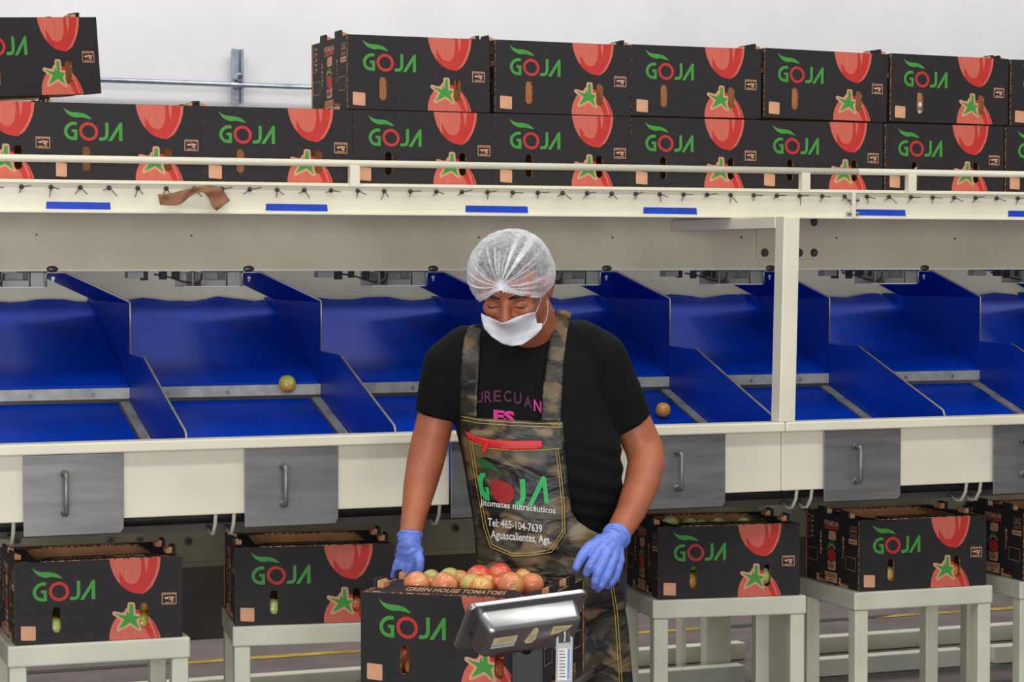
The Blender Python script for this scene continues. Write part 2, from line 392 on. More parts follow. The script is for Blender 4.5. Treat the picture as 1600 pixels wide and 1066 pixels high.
def make_carton():
    root = empty('tomato_carton')
    hw, hd = CW/2, CD/2
    X, Y, Z, NX, NY = (1, 0, 0), (0, 1, 0), (0, 0, 1), (-1, 0, 0), (0, -1, 0)
    b = MB(); O = (-hw, -hd, 0)
    sheet(b, O, X, Z, NY, CT, RECT(CW, CH), HOLES, front_layers(), M['dark'], M['tan'], M['corr'])
    x, y = fmap(1350, 480); x1, _ = fmap(1456, 480)
    flat_text(b, O, X, Z, NY, 'HECHO EN', x, y, x1-x, .0042, M['tanp'])
    x, y = fmap(1366, 547); x1, _ = fmap(1442, 540)
    flat_text(b, O, X, Z, NY, 'MEXICO', x, y, x1-x, .004, M['tanp'])
    b.build('front_panel', root)
    b = MB(); O = (hw, hd, 0)
    sheet(b, O, NX, Z, Y, CT, RECT(CW, CH), HOLES, front_layers(), M['dark'], M['tan'], M['corr'])
    b.build('back_panel', root)
    WE = CD - 2*CT
    L, hl, T, em = end_layers(WE)
    tabs = [(em(a, 0)[0], em(c, 0)[0]) for a, c in TABY]
    def notched():
        p = [(0, 0)]
        for a, c in tabs: p += [(a-.004, 0), (a-.004, .022), (c+.004, .022), (c+.004, 0)]
        p += [(WE, 0), (WE, CH), (0, CH)]; return p
    for sgn in (-1, 1):
        b = MB()
        O = (-hw+.001, hd-CT, 0) if sgn < 0 else (hw-.001, -hd+CT, 0)
        u = NY if sgn < 0 else Y; n = NX if sgn < 0 else X
        sheet(b, O, u, Z, n, CT, notched(), hl, L, M['dark'], M['tan'], M['corr'])
        flat_text(b, O, u, Z, n, 'PREMIUM', T[0], em(282, 318)[1], T[2], .017, M['tanp'])
        xx, yy = em(328, 775); flat_text(b, O, u, Z, n, 'GOJA', xx, yy, .036, .017, M['dark'])
        b.build('end_panel', root)
        for a, c in tabs:
            t = MB(); zc = CH + .0085
            P = Vector(O) + Vector(u)*((a+c)/2) - Vector(n)*(CT/2)
            dd = (CT, c-a, .019)
            t.box((P.x, P.y, zc), dd, M['dark'])
            t.box((P.x - n[0]*CT*1.15, P.y+.002, zc-.003), (CT*1.1, (c-a)*.86, .017), M['tanp'])
            t.box((P.x - n[0]*CT*2.2, P.y-.002, zc-.005), (CT, (c-a)*.8, .015), M['tan'])
            t.build('locking_tab', root, bevel=.0008)
    b = MB()
    sheet(b, (-hw+.007, -hd+.006, CH-.001), X, Y, Z, .004,
          RECT(CW-.014, CD-.012),
          [[(.070, .046), (.27, .046), (.285, .038), (.318, .038), (.345, .068), (.345, .272), (.315, .302), (.085, .302), (.052, .272), (.052, .076)]],
          [(disc(.352, .028, .024, .011), M['salmon']), (disc(.045, .297, .024, .011), M['salmon']), (rrect(.012, .012, .03, .022, .002), M['tanp'])],
          M['dark'], M['tan'], M['corr'])
    OO = (-hw+.007, -hd+.006, CH-.001)
    flat_text(b, OO, X, Y, Z, 'GREEN HOUSE TOMATOES', .075, .010, .215, .024, M['tanp'], .01)
    flat_text(b, (hw-.007, hd-.006, CH-.001), NX, NY, Z, 'GREEN HOUSE TOMATOES', .078, .006, .205, .018, M['tanp'], .01)
    b.build('top_flange', root)
    b = MB(); b.bb(-hw+.007, hw-.007, -hd+.006, hd-.006, .001, .005, M['tan']); b.build('bottom_panel', root)
    return root
carton0 = make_carton(); carton_used = [False]
CARTONS = []
def carton(loc, rz, label, group=None, roll=0):
    c = carton0 if not carton_used[0] else copy_tree(carton0)
    carton_used[0] = True
    c.location = loc; c.rotation_euler = (0, roll, rz)
    tag(c, label, 'carton', group); CARTONS.append(c); return c

# ================================================================== TOMATO
def make_tomato_mesh(kind, m, seed):
    rnd = random.Random(seed); b = MB(); nu, nv = 28, 18; vs = []; fs = []
    ph = rnd.random()*6
    for i in range(nv+1):
        t = PI*i/nv
        for j in range(nu):
            a = 2*PI*j/nu; lob = 1 + .018*math.cos(4*a+ph)*math.sin(t)**2
            r = .5*lob; z = .5*math.cos(t)*.93; rr = r*math.sin(t)
            z -= .055*math.exp(-(t/.25)**2); 
            vs.append((rr*math.cos(a)*.0585, rr*math.sin(a)*.0585, z*.0585))
    for i in range(nv):
        for j in range(nu): fs.append((i*nu+j, (i+1)*nu+j, (i+1)*nu+(j+1) % nu, i*nu+(j+1) % nu))
    b.add(vs, fs, m)
    sb = MB(); sb.sph((0, 0, .0243), (.0028, .0028, .0008), SCAR, nu=8, nv=5)
    return b.mesh('tomato_'+kind, True, True), sb.mesh('stem_scar', True, True)
TME = {k: make_tomato_mesh(k, m, i) for i, (k, m) in enumerate(TM.items())}
def tomato(p, diam, kind, rot, label, group=None, squash=(1, 1, 1)):
    me, sc = TME[kind]
    o = link('tomato', me); o.location = p; o.rotation_euler = rot; s = diam/.0585; o.scale = (s*squash[0], s*squash[1], s*squash[2])
    link('stem_scar', sc, o)
    tag(o, label, 'tomato', group); return o

# ================================================================== SETTING
b = MB(); b.bb(-8, 16, 10.0, 10.2, 0, 5, M['wall']); tag(b.build('wall_back'), kind='structure')
b = MB(); b.bb(-8, 16, -2, 10.0, -.1, 0, M['floor']); tag(b.build('floor'), kind='structure')

# wall strut and conduit
p = at(370, 120, 9.97)
t = empty('strut_channel', (p.x, 9.97, p.z)); tag(t, 'zinc slotted strut channel fixed upright on the white wall', 'wall bracket')
pt, pb = at(370, 77, 9.97).z - p.z, at(370, 162, 9.97).z - p.z
b = MB()
sheet(b, (-.026, 0, pb), (1, 0, 0), (0, 0, 1), (0, -1, 0), .003, RECT(.052, pt-pb), [slot(.026, .018+k*.052, .040+k*.052, .013) for k in range(4)], [], M['zinc'], M['zinc'], M['zinc'])
for sx in (-1, 1):
    b.box((sx*.0245, -.011, (pt+pb)/2), (.003, .022, pt-pb), M['zinc']); b.box((sx*.020, -.0215, (pt+pb)/2), (.011, .003, pt-pb), M['zinc'])
b.build('channel', t)
b = MB(); b.cyl((0, -.05, -.005), (0, -.02, -.005), .018, M['zinc']); b.cyl((0, -.064, -.005), (0, -.05, -.005), .01, M['bolt']); b.build('conduit_clamp', t, bevel=.001)
b = MB(); pa = at(100, 123, 9.93); pb_ = at(560, 139, 9.93); d = (pb_-pa).normalized()
b.cyl(pa - d*1.0, pb_ + d*4, .0115, M['zinc']); tag(b.build('conduit', smooth=True), 'thin metal conduit running level along the white wall', 'pipe')

# floor stripe
b = MB()
rnd = random.Random(3); x = -3.0; k = 0
while x < 13:
    L = rnd.uniform(.5, .9); b.add([(x, 8.17+rnd.uniform(-.01, .01), .0015), (x+L, 8.17, .0015), (x+L+.15, 8.23, .0015), (x+.15, 8.23, .0015)], [(0, 1, 2, 3)], M['yellow'] if k % 2 else M['black']); x += L; k += 1
tag(b.build('floor_tape'), 'worn yellow and black hazard tape line on the dark floor', 'floor tape')

# ================================================================== SORTING TABLE
HF, H0, HB, P_ = 5.47, 6.2, 6.76, .545
XE = [at(203, 500, H0).x + i*P_ for i in range(-2, 8)]      # divider planes; index 2 is the one at x=203
zl1 = at(800, 672.5, HF).z; zl0 = at(800, 688.5, HF).z
zbt = at(150, 605, H0).z; zbb = at(150, 624, H0).z
zct = at(300, 468, HB).z
print('lip', zl0, zl1, 'bar', zbt, zbb, 'chute top', zct)
TX0, TX1 = -.6, 5.4
xs = at(1228, 665, HF).x
ST = empty('sorting_table', (2.4, 6, 0)); tag(ST, 'long cream steel sorting table with grey drop doors along its front', 'sorting machine')
def sbuild(b, name, bevel=.0015, parent=None, smooth=False):
    me = b.mesh(name, smooth)
    par = parent or ST
    base = Vector((2.4, 6, 0))
    for v in me.vertices: v.co -= base
    o = link(name, me, par)
    if bevel:
        m_ = o.modifiers.new('bevel', 'BEVEL'); m_.width = bevel; m_.segments = 2; m_.limit_method = 'ANGLE'; m_.angle_limit = R(40)
    return o
for x0, x1 in ((TX0, xs-.001), (xs+.001, TX1)):
    b = MB(); b.bb(x0, x1, HF, HF+.06, zl0, zl1, M['cream']); sbuild(b, 'front_rail', .004)
HP = HF+.035
def X(px, H=HP): return at(px, 750, H).x
zpb = at(250, 808, HP).z; zdb = at(115, 836, HP-.012).z
door_x = [X(35)+i*P_ for i in range(-1, 7)]
DW = .444*P_
for i, dx in enumerate(door_x):
    # cream apron panel between doors
    x0 = dx + DW; x1 = dx + P_ + (.014 if abs(dx+P_-X(717)) > .05 else 0)
    segs = [(x0, x1)]
    if x0 < X(1221.5) < x1: segs = [(x0, X(1221)-.001), (X(1221)+.001, x1)]
    for a, c in segs:
        b = MB(); b.bb(a, c, HP, HP+.03, zpb, zl0-.001, M['cream']); sbuild(b, 'apron_panel', .003)
    if dx+DW < -.5 or dx > 5.3: continue
    b = MB()
    b.prism([(dx, zl0-.002), (dx+DW, zl0-.002), (dx+DW, zdb+.012), (dx+DW-.008, zdb), (dx, zdb)], M['steel'], 'y', HP-.012, HP-.008)
    d_ = sbuild(b, 'drop_door', .0008); 
    hx = dx + .4*DW; z1 = at(97, 741, HP-.03); z0 = at(97, 803, HP-.03)
    b = MB(); b.tube([(hx, HP-.013, z1.z), (hx, HP-.04, z1.z), (hx, HP-.043, z1.z-.006), (hx, HP-.043, z0.z+.006), (hx, HP-.04, z0.z), (hx, HP-.013, z0.z)], .0062, M['steel'], 10)
    b.cyl((hx, HP-.018, z1.z), (hx, HP-.012, z1.z), .009, M['steel']); b.cyl((hx, HP-.018, z0.z), (hx, HP-.012, z0.z), .009, M['steel'])
    o = link('door_handle', b.mesh('door_handle', True), d_)
    for v in o.data.vertices: v.co -= Vector((2.4, 6, 0))
# blue strip behind the worker
b = MB(); x_ = X(715.5); b.bb(x_-.006, x_+.006, HP-.006, HP-.001, at(715, 775, HP).z, zl0-.001, M['bluep']); sbuild(b, 'blue_liner_strip', 0)
# roller and hooks below the panels
b = MB(); b.cyl((TX0, HP+.10, zpb-.015), (TX1, HP+.10, zpb-.015), .017, M['black'], n=18); b.bb(TX0, TX1, HP+.14, HP+.16, zpb-.055, zpb+.03, M['darkp']); sbuild(b, 'roller_pipe', 0)
for i, dx in enumerate(door_x):
    for hx in (dx-.065, dx-.018):
        zc = zpb - .022; b = MB()
        b.tube([(hx, HP+.02, zpb+.02), (hx, HP+.03, zc-.005), (hx, HP+.05, zc-.03), (hx+.002, HP+.08, zc-.035), (hx+.002, HP+.11, zc-.02)], .005, M['stool'], 8); sbuild(b, 'roller_hook', 0, smooth=True)
# side panels of machine below the table: olive skirt, dark lower skirt
zo = at(300, 884, 6.95).z; zd = at(300, 1001, 7.1).z
b = MB(); b.bb(TX0-.3, TX1+1, 6.95, 6.98, zo, zl0-.02, M['olive']); b.bb(TX0-.3, TX1+1, 6.935, 6.96, zo-.004, zo+.012, M['olive']); sbuild(b, 'rear_skirt', .002)
b = MB(); b.bb(TX0-.3, TX1+1, 7.1, 7.13, zd, zo-.002, M['darkp']); sbuild(b, 'lower_skirt', .002)
for (px, py) in ((25, 845), (172, 845), (218, 845), (294, 846), (711, 825), (1380, 795), (1445, 797), (1500, 797), (1260, 793)):
    q = at(px, py, 6.95); b = MB(); b.cyl((q.x, 6.951, q.z), (q.x, 6.945, q.z), .014, M['steel']); b.cyl((q.x, 6.945, q.z), (q.x, 6.935, q.z), .009, M['bolt'], n=6); sbuild(b, 'bolt', .001)
# lower uprights and base rails
H5 = 6.45
b = MB(); xa, xb = at(1197, 900, H5).x, at(1236, 900, H5).x; b.bb(xa, xb, H5, H5+.06, 0, zl0-.01, M['cream']); sbuild(b, 'leg', .004)
for (pa_, pb2, H) in ((1104, 1143, 7.2), (1065, 1073, 7.3)):
    b = MB(); b.bb(at(pa_, 1000, H).x, at(pb2, 1000, H).x, H, H+.05, 0, zd+.2, M['stool']); sbuild(b, 'leg', .004)
for H in (7.08, 7.5):
    for x0, x1 in ((TX0-.5, at(1165, 1020, H).x), (at(1185, 1020, H).x, at(1508, 1020, H).x if H < 7.2 else TX1+1.5), (at(1555, 1020, H).x, TX1+1.5)):
        if H > 7.2 and x1 > TX1 and x0 > at(1400, 1020, H).x: continue
        b = MB(); b.bb(x0, x1, H, H+.06, .001, .063, M['stool']); sbuild(b, 'base_rail', .004)
for x0 in (-.4,):
    b = MB(); b.bb(x0, x0+.06, 6.3, 6.36, 0, zl0-.01, M['cream']); sbuild(b, 'leg', .004)

# ================================================================== CHUTES
zbeam = at(800, 421.3, H0-.02).z
def lane(i, label):
    xe = XE[i]; x0 = xe - P_
    t = empty('sorting_chute', (xe, H0, zbb)); tag(t, label, 'chute')
    def bl(b, name, bevel=.0008, parent=None, smooth=False):
        me = b.mesh(name, smooth); base = Vector((xe, H0, zbb))
        for v in me.vertices: v.co -= base
        o = link(name, me, parent or t)
        if bevel: m_ = o.modifiers.new('bevel', 'BEVEL'); m_.width = bevel; m_.segments = 1; m_.limit_method = 'ANGLE'
        return o
    g = .004
    # upper inclined bed
    b = MB(); n = 14; vs = []; fs = []; rr = random.Random(i)
    for k in range(n+1):
        xx = x0+g + (P_-2*g)*k/n; e = .006*math.sin(k*1.1+i)+rr.uniform(-.003, .003)
        zm_ = zbt+.004 + (zct-zbt-.004)*.92; ym_ = H0+.012 + (HB-H0-.012)*.92
        vs += [(xx, H0+.012, zbt+.004), (xx, ym_, zm_), (xx, HB, zct+e), (xx, H0+.012, zbt-.003), (xx, HB+.002, zct+e-.008)]
    for k in range(n):
        a = 5*k; c = a+5; fs += [(a, c, c+1, a+1), (a+1, c+1, c+2, a+2), (a+3, a+4, c+4, c+3), (a, a+3, c+3, c), (a+2, c+2, c+4, a+4)]
    b.add(vs, fs, M['blue']); bl(b, 'upper_belt', 0)
    b = MB(); b.bb(x0+g, xe-g, H0-.012, H0+.004, zbb, zbt-.003, M['bar'])
    for k in range(3):
        q = x0 + .1 + k*.17; b.cyl((q, H0-.013, (zbb+zbt)/2-.004), (q, H0-.0115, (zbb+zbt)/2-.004), .006, M['steel'])
    bl(b, 'cross_bar', .003)
    # lower belt
    s = math.tan(R(17.5)); z0 = zbb - .010; L = H0 - (HF+.07)
    b = MB(); b.prism([(H0-.005, z0), (H0-L, z0-L*s), (H0-L, z0-L*s-.006), (H0-.005, z0-.006)], M['blue'], 'x', x0+g, xe-.0405+g); bl(b, 'lower_belt', 0)
    xst = at(195 if True else 0, 635, H0).x + (i-2)*P_
    b = MB(); b.prism([(H0-.012, z0+.003), (H0-L, z0-L*s+.003), (H0-L, z0-L*s-.004), (H0-.012, z0-.004)], M['bar'], 'x', xst-.014, xst+.012); bl(b, 'edge_strip', .001)
    b = MB(); b.prism([(H0-.012, z0+.001), (H0-L, z0-L*s+.001), (H0-L, z0-L*s-.006), (H0-.012, z0-.006)], M['bluep'], 'x', xst+.012, xe-.003); bl(b, 'side_gutter', 0)
    # upper divider (vertical)
    zf = at(203, 471, H0).z; zm = at(200, 553, H0).z
    b = MB(); b.prism([(H0-.006, zbb), (H0-.006, zf), (HB+.03, zf), (HB+.03, zct-.06), (H0+.1, zbb)], M['bluep'], 'x', xe-.003, xe+.001)
    d_ = bl(b, 'upper_divider', 0)
    # leaning wing and its flange under the beam
    xa = xe - .229; xb = xe - .178
    b = MB()
    b.prism([(xe-.003, zf), (xb, zbeam-.004), (xa, zbeam-.004), (xa, zbeam-.010), (xb, zbeam-.010), (xe-.003, zf-.006)], M['bluep'], 'y', H0-.004, HB-.08)
    bl(b, 'leaning_wing', 0)
    b = MB()
    ed = [(xa, H0-.006, zbeam-.045), (xa, H0-.006, zbeam-.010), (xa+.004, H0-.006, zbeam-.006), (xb, H0-.006, zbeam-.006), (xe-.004, H0-.006, zf), (xe-.001, H0-.008, zf-.004), (xe-.001, H0-.008, zm-.002)]
    b.tube(ed, .0026, M['edge'], 6); bl(b, 'metal_edge', 0, smooth=True)
    b = MB(); b.cyl((xa+.018, H0-.01, zbeam-.022), (xa+.018, H0-.004, zbeam-.022), .005, M['zinc']); b.cyl((xa+.018, H0-.010, zbeam-.030), (xa+.018, H0-.005, zbeam-.030), .003, M['zinc']); bl(b, 'bolt', 0)
    # lower divider
    zt = at(308, 681, HF+.03).z
    b = MB(); b.prism([(H0-.012, zbb-.04), (H0-.012, zm), (H0-.19, zm-.004), (HF+.066, zt+.008), (HF+.066, zt-.08)], M['bluep'], 'x', xe-.005, xe-.001); bl(b, 'lower_divider', 0)
    b = MB(); b.tube([(xe-.003, H0-.19, zm-.003), (xe-.003, HF+.068, zt+.008), (xe-.003, HF+.062, zt-.004), (xe-.003, HF+.062, zt-.02)], .003, M['edge'], 6); bl(b, 'divider_trim', 0, smooth=True)
    # bracket channel (open front)
    bx0, bx1 = xa-.165, xa; zt_, zb_ = zbeam-.006, at(40, 450, H0).z
    b = MB(); b.bb(bx0, bx1, H0+.10, H0+.104, zb_, zt_, M['bracket']); b.bb(bx0, bx1, H0, H0+.10, zb_, zb_+.003, M['white'])
    b.bb(bx1-.004, bx1-.001, H0, H0+.1, zb_, zt_, M['bracket']); b.bb(bx1-.045, bx1-.042, H0+.01, H0+.1, zb_+.003, zt_, M['bracket']); b.bb(bx0+.03, bx0+.036, H0+.03, H0+.1, zb_+.003, zt_, M['bracket'])
    b.bb(bx1-.04, bx1-.004, H0+.006, H0+.009, zb_+.001, zt_, M['bracket']); b.bb(bx0+.05, bx1-.045, H0+.004, H0+.007, zb_+.001, zb_+.02, M['bracket'])
    bl(b, 'bracket_channel', .0006)
    for k in range(4):
        b = MB(); cx = bx0 - .10 + k*.045 + rr.uniform(-.01, .01); b.bb(cx, cx+rr.uniform(.012, .022), H0+.05, H0+.07, zbeam-.02-rr.random()*.01, zbeam-.004, M['black']); bl(b, 'sensor_block', .001)
    b = MB(); b.bb(bx0-.15, bx0-.105, H0+.03, H0+.07, zbeam-.022, zbeam-.004, M['bracket']); bl(b, 'sensor_block', .001)
    b = MB(); q = [Vector((bx0-.07, H0+.06, zbeam-.012)), Vector((bx0-.03, H0+.05, zbeam-.02)), Vector((bx0+.01, H0+.04, zbeam-.033)), Vector((bx0+.05, H0+.035, zb_+.012)), Vector((bx0+.06, H0+.035, zbeam-.01))]
    b.tube([Vector(p) for p in smoothpts([tuple(v) for v in q], 4)], .0025, M['black'], 6); bl(b, 'sensor_cable', 0, smooth=True)
names = ['empty blue sorting chute cut off at the far left edge', 'blue sorting chute with a tomato resting on its grey bar',
         'empty blue sorting chute partly hidden by the left sleeve of the worker', 'blue sorting chute behind the worker with a tomato beside his sleeve',
         'blue sorting chute directly left of the white upright post', 'blue sorting chute directly right of the upright post, tomatoes at its lip', 'blue sorting chute at the right edge of the photo']
for k, i in enumerate(range(2, 9)): lane(i, names[k])
# cream wall behind the chutes
b = MB(); b.bb(TX0, TX1+1.2, HB+.06, HB+.08, zct-.5, zbeam+.15, M['creamsh']); sbuild(b, 'rear_panel', 0)

# ================================================================== OVERHEAD SHELF
HS = 5.80; ZD = at(800, 293, HS).z; ZS0 = at(800, 336.5, HS).z
SH = empty('carton_shelf', (2.4, 6, ZS0)); tag(SH, 'long cream steel shelf over the chutes with rail and lipped edge', 'shelf')
def hb(b, name, bevel=.0015, parent=None, smooth=False):
    me = b.mesh(name, smooth); base = Vector((2.4, 6, ZS0))
    for v in me.vertices: v.co -= base
    o = link(name, me, parent or SH)
    if bevel: m_ = o.modifiers.new('bevel', 'BEVEL'); m_.width = bevel; m_.segments = 2; m_.limit_method = 'ANGLE'; m_.angle_limit = R(40)
    return o
xj = at(1330, 310, HS).x
for x0, x1 in ((TX0-.3, xj-.001), (xj+.001, TX1+1)):
    b = MB(); b.bb(x0, x1, HS, HS+.004, ZS0, ZD, M['cream']); b.bb(x0, x1, HS-.016, HS+.03, ZS0-.003, ZS0+.002, M['cream']); b.bb(x0, x1, HS-.014, HS+.01, ZD-.004, ZD, M['cream'])
    hb(b, 'fascia', .001)
b = MB(); b.bb(TX0-.3, TX1+1, HS+.01, 6.6, ZD-.012, ZD+.006, M['cream']); hb(b, 'deck', 0)
b = MB(); b.bb(xj-.006, xj+.006, HS-.018, HS, ZS0, ZD-.004, M['cream'])
for dz in (.012, .052):
    b.cyl((xj-.02, HS-.009, ZS0+dz), (xj+.02, HS-.009, ZS0+dz), .006, M['zinc'], n=6)
hb(b, 'joint_plate', .001)
# beam
ZB1 = ZS0-.004
b = MB(); b.bb(TX0-.3, TX1+1, H0-.02, H0-.012, zbeam, ZD-.03, M['beam']); b.bb(TX0-.3, TX1+1, H0-.022, H0+.05, zbeam-.003, zbeam+.003, M['cream']); hb(b, 'beam', .001)
for i in range(2, 9):
    b = MB(); xx = XE[i]-.215; b.sph((xx, H0-.022, zbeam+.003), (.016, .006, .009), M['bolt'], nu=12, nv=8); hb(b, 'bolt', 0, smooth=True)
b = MB(); x0, x1 = at(1181, 390, H0-.02).x, at(1285, 390, H0-.02).x; z0, z1 = at(1230, 405, H0-.02).z, at(1230, 342, H0-.02).z
b.bb(x0, x1, H0-.028, H0-.02, z0, z1, M['beam']); pl = hb(b, 'splice_plate', .001)
for px, py in ((1195, 395), (1220, 395), (1249, 395), (1272, 395), (1272, 347)):
    q = at(px, py, H0-.03); b = MB(); b.cyl((q.x, H0-.028, q.z), (q.x, H0-.031, q.z), .013, M['bolt']); b.cyl((q.x, H0-.031, q.z), (q.x, H0-.04, q.z), .0085, M['bolt'], n=6)
    hb(b, 'bolt', .001, parent=None)
for px, py in ((57, 367), (299, 368), (748, 371), (957, 371), (1158, 371), (1307, 372), (1492, 373)):
    q = at(px, py, H0-.02); b = MB(); b.cyl((q.x, H0-.0215, q.z), (q.x, H0-.02, q.z), .0035, M['bolt'], n=8); hb(b, 'rivet', 0)
# post and arm
xp0, xp1 = at(1222, 500, HF+.005).x-.002, at(1246, 500, HF+.005).x
b = MB(); xm0, xm1 = xp0, xp1
for k in (0, 1): pass
dx = .006
vs = [(xm0-dx, HF+.003, zl1), (xm1-dx, HF+.003, zl1), (xm1-dx, HF+.053, zl1), (xm0-dx, HF+.053, zl1), (xm0+dx, HF+.003, ZB1), (xm1+dx, HF+.003, ZB1), (xm1+dx, HF+.053, ZB1), (xm0+dx, HF+.053, ZB1)]
b.add(vs, [(0, 3, 2, 1), (4, 5, 6, 7), (0, 1, 5, 4), (1, 2, 6, 5), (2, 3, 7, 6), (3, 0, 4, 7)], M['cream']); hb(b, 'upright_post', .003)
b = MB(); b.bb(xp0+.004, xp1+.004, HF+.053, H0-.028, ZB1-.032, ZB1, M['cream']); hb(b, 'support_arm', .002)
# rail
zr = at(800, 259.5, HS).z
for x0, x1 in ((TX0-.3, at(1340, 268, HS).x), (at(1341, 268, HS).x, TX1+1)):
    b = MB(); b.cyl((x0, HS, zr), (x1, HS, zr), .0095, M['cream'], n=14); hb(b, 'guard_rail', 0, smooth=True)
for px in (553, 1257, 1423):
    q = at(px, 275, HS); b = MB(); b.bb(q.x-.0135, q.x+.0135, HS-.012, HS+.012, ZD, zr-.006, M['cream']); hb(b, 'rail_post', .0015)
# blue tape
for a, c in ((72, 173), (415, 512), (727, 825), (1005, 1089), (1332, 1415), (1575, 1665)):
    q0, q1 = at(a, 325, HS), at(c, 325, HS); zc = ZS0 + .0155
    b = MB(); b.add([(q0.x, HS-.0012, zc-.008), (q1.x, HS-.0012, zc-.009), (q1.x-.002, HS-.0012, zc+.009), (q0.x+.001, HS-.0012, zc+.010), (q0.x, HS-.0002, zc-.008), (q1.x, HS-.0002, zc-.009), (q1.x-.002, HS-.0002, zc+.009), (q0.x+.001, HS-.0002, zc+.010)],
                    [(0, 1, 2, 3), (4, 7, 6, 5), (0, 4, 5, 1), (1, 5, 6, 2), (2, 6, 7, 3), (3, 7, 4, 0)], M['tapeb'])
    hb(b, 'tape_strip', 0)
# clipped cable ties along the edge
rr = random.Random(5); q0 = at(33, 298, HS).x; k = 0; stp = at(79, 298, HS).x - q0; xx = q0 - stp
while xx < TX1:
    b = MB(); zc = ZD-.014
    b.sph((xx, HS-.006, zc), (.0062, .007, .0062), M['tie'], nu=10, nv=6)
    for a in (rr.uniform(200, 260), rr.uniform(290, 375)):
        L = rr.uniform(.018, .028); b.tube([(xx, HS-.008, zc), (xx+math.cos(R(a))*L*.5, HS-.016, zc+math.sin(R(a))*L*.5), (xx+math.cos(R(a))*L, HS-.02, zc+math.sin(R(a))*L)], .0011, M['tie'], 5)
    hb(b, 'cable_tie', 0, smooth=True); xx += stp
# torn paper
b = MB(); up = [(247, 304), (262, 303), (278, 300), (300, 294), (322, 291), (345, 294), (352, 303), (359, 314)]
lo = [(250, 320), (265, 321), (282, 319), (298, 306), (315, 300), (325, 308), (331, 322), (338, 329)]
up = smoothpts(up, 3); lo = smoothpts(lo, 3); n = len(up); vs = []
for k in range(n):
    for j in range(4):
        f = j/3; px = up[k][0]*(1-f)+lo[k][0]*f; py = up[k][1]*(1-f)+lo[k][1]*f
        vs.append(at(px, py, HS-.035-.010*math.sin(k*.9+j*1.2)-(.01 if j == 3 else 0)))
b.add(vs, [(4*k+j, 4*k+j+1, 4*k+j+5, 4*k+j+4) for k in range(n-1) for j in range(3)], M['paper'])
o = b.build('torn_paper', smooth=True); s_ = o.modifiers.new('s', 'SOLIDIFY'); s_.thickness = .0015
tag(o, 'torn curled piece of brown paper caught on the shelf edge', 'paper')

# ================================================================== SHELF CARTONS
HC = HS+.085
def shelf_carton(px, row, label, group=None, rz=0, dz=0, roll=0, dy=0):
    q = at(px, 200, HC+dy); x = q.x + CW/2*math.cos(rz); z = ZD+.0065 + row*(CH+.0025) + dz
    return carton((x, HC + dy + CD/2 + CW/2*math.sin(rz), z), rz, label, roll=roll)
lower = [(-170, 'lower shelf carton cut off by the left edge, below the tilted carton'), (73, 'lower shelf carton second from the left, its top clear of other cartons'), (318, 'lower shelf carton just left of the double stacks, right of the wall strut line'),
         (552, 'lower carton of the leftmost double stack on the shelf'), (774, 'lower carton of the second double stack from the left'), (987, 'lower carton of the third double stack from the left'),
         (1187, 'lower carton of the fourth double stack, under a thin gap of white light'), (1384, 'lower carton of the fifth double stack, behind the right rail post'), (1572, 'lower carton of the stack cut off by the right edge')]
for k, (px, lb) in enumerate(lower): shelf_carton(px, 0, lb, rz=R((0, .4, -.3, .2, 0, -.2, .3, 0, .2)[k]))
upper = [(543, 'upper carton of the leftmost double stack, its printed end panel showing'), (774, 'upper carton of the second double stack from the left'), (987, 'upper carton of the third double stack from the left'),
         (1193, 'upper carton of the fourth double stack, raised on a thin gap'), (1391, 'upper carton of the fifth double stack, light showing through its handle slot'), (1580, 'upper carton of the stack cut off by the right edge')]
for k, (px, lb) in enumerate(upper): shelf_carton(px, 1, lb, rz=R((.3, -.2, .2, .8, .5, -.4)[k]), dz=(.0, .0, .002, .004, .003, .0)[k], roll=R((0, .3, 0, .7, .5, 0)[k]), dy=.001)
ty, tr = R(22), R(-4.3)
q = at(158.5, 146, HC+.12); Mq = Euler((0, tr, ty)).to_matrix()
q = q - Mq @ Vector((CW/2, -CD/2, 0))
c = carton(tuple(q), ty, 'tilted carton perched at the top left of the photo', roll=tr)
# ================================================================== STOOLS + CARTONS
ZT = 1.48-.935
def solve_yaw(pl, pr, z=ZT, W=CW):
    a = onz(pl[0], pl[1], z); best = None
    for k in range(-300, 301):
        t = R(k*.1); d = Vector((math.cos(t), math.sin(t), 0)); q = proj(a + d*W)
        e = (q[0]-pr[0])**2*1.0 + (q[1]-pr[1])**2*.5
        if best is None or e < best[0]: best = (e, t)
    print('yaw', math.degrees(best[1]), best[0], a); return a, best[1]
SWD, SDP = .447, .345
def make_stool():
    t = empty('carton_stand')
    b = MB(); b.bb(-SWD/2, SWD/2, -SDP/2, SDP/2, ZT-.053, ZT-.0005, M['stool']); b.build('top', t, bevel=.005)
    for sx in (-1, 1):
        for sy in (-1, 1):
            b = MB(); b.bb(sx*(SWD/2-.004)-(.042 if sx > 0 else 0), sx*(SWD/2-.004)+(.042 if sx < 0 else 0), sy*(SDP/2-.004)-(.042 if sy > 0 else 0), sy*(SDP/2-.004)+(.042 if sy < 0 else 0), 0, ZT-.053, M['stool'])
            b.build('leg', t, bevel=.004)
    return t
stool0 = make_stool()
B5 = None
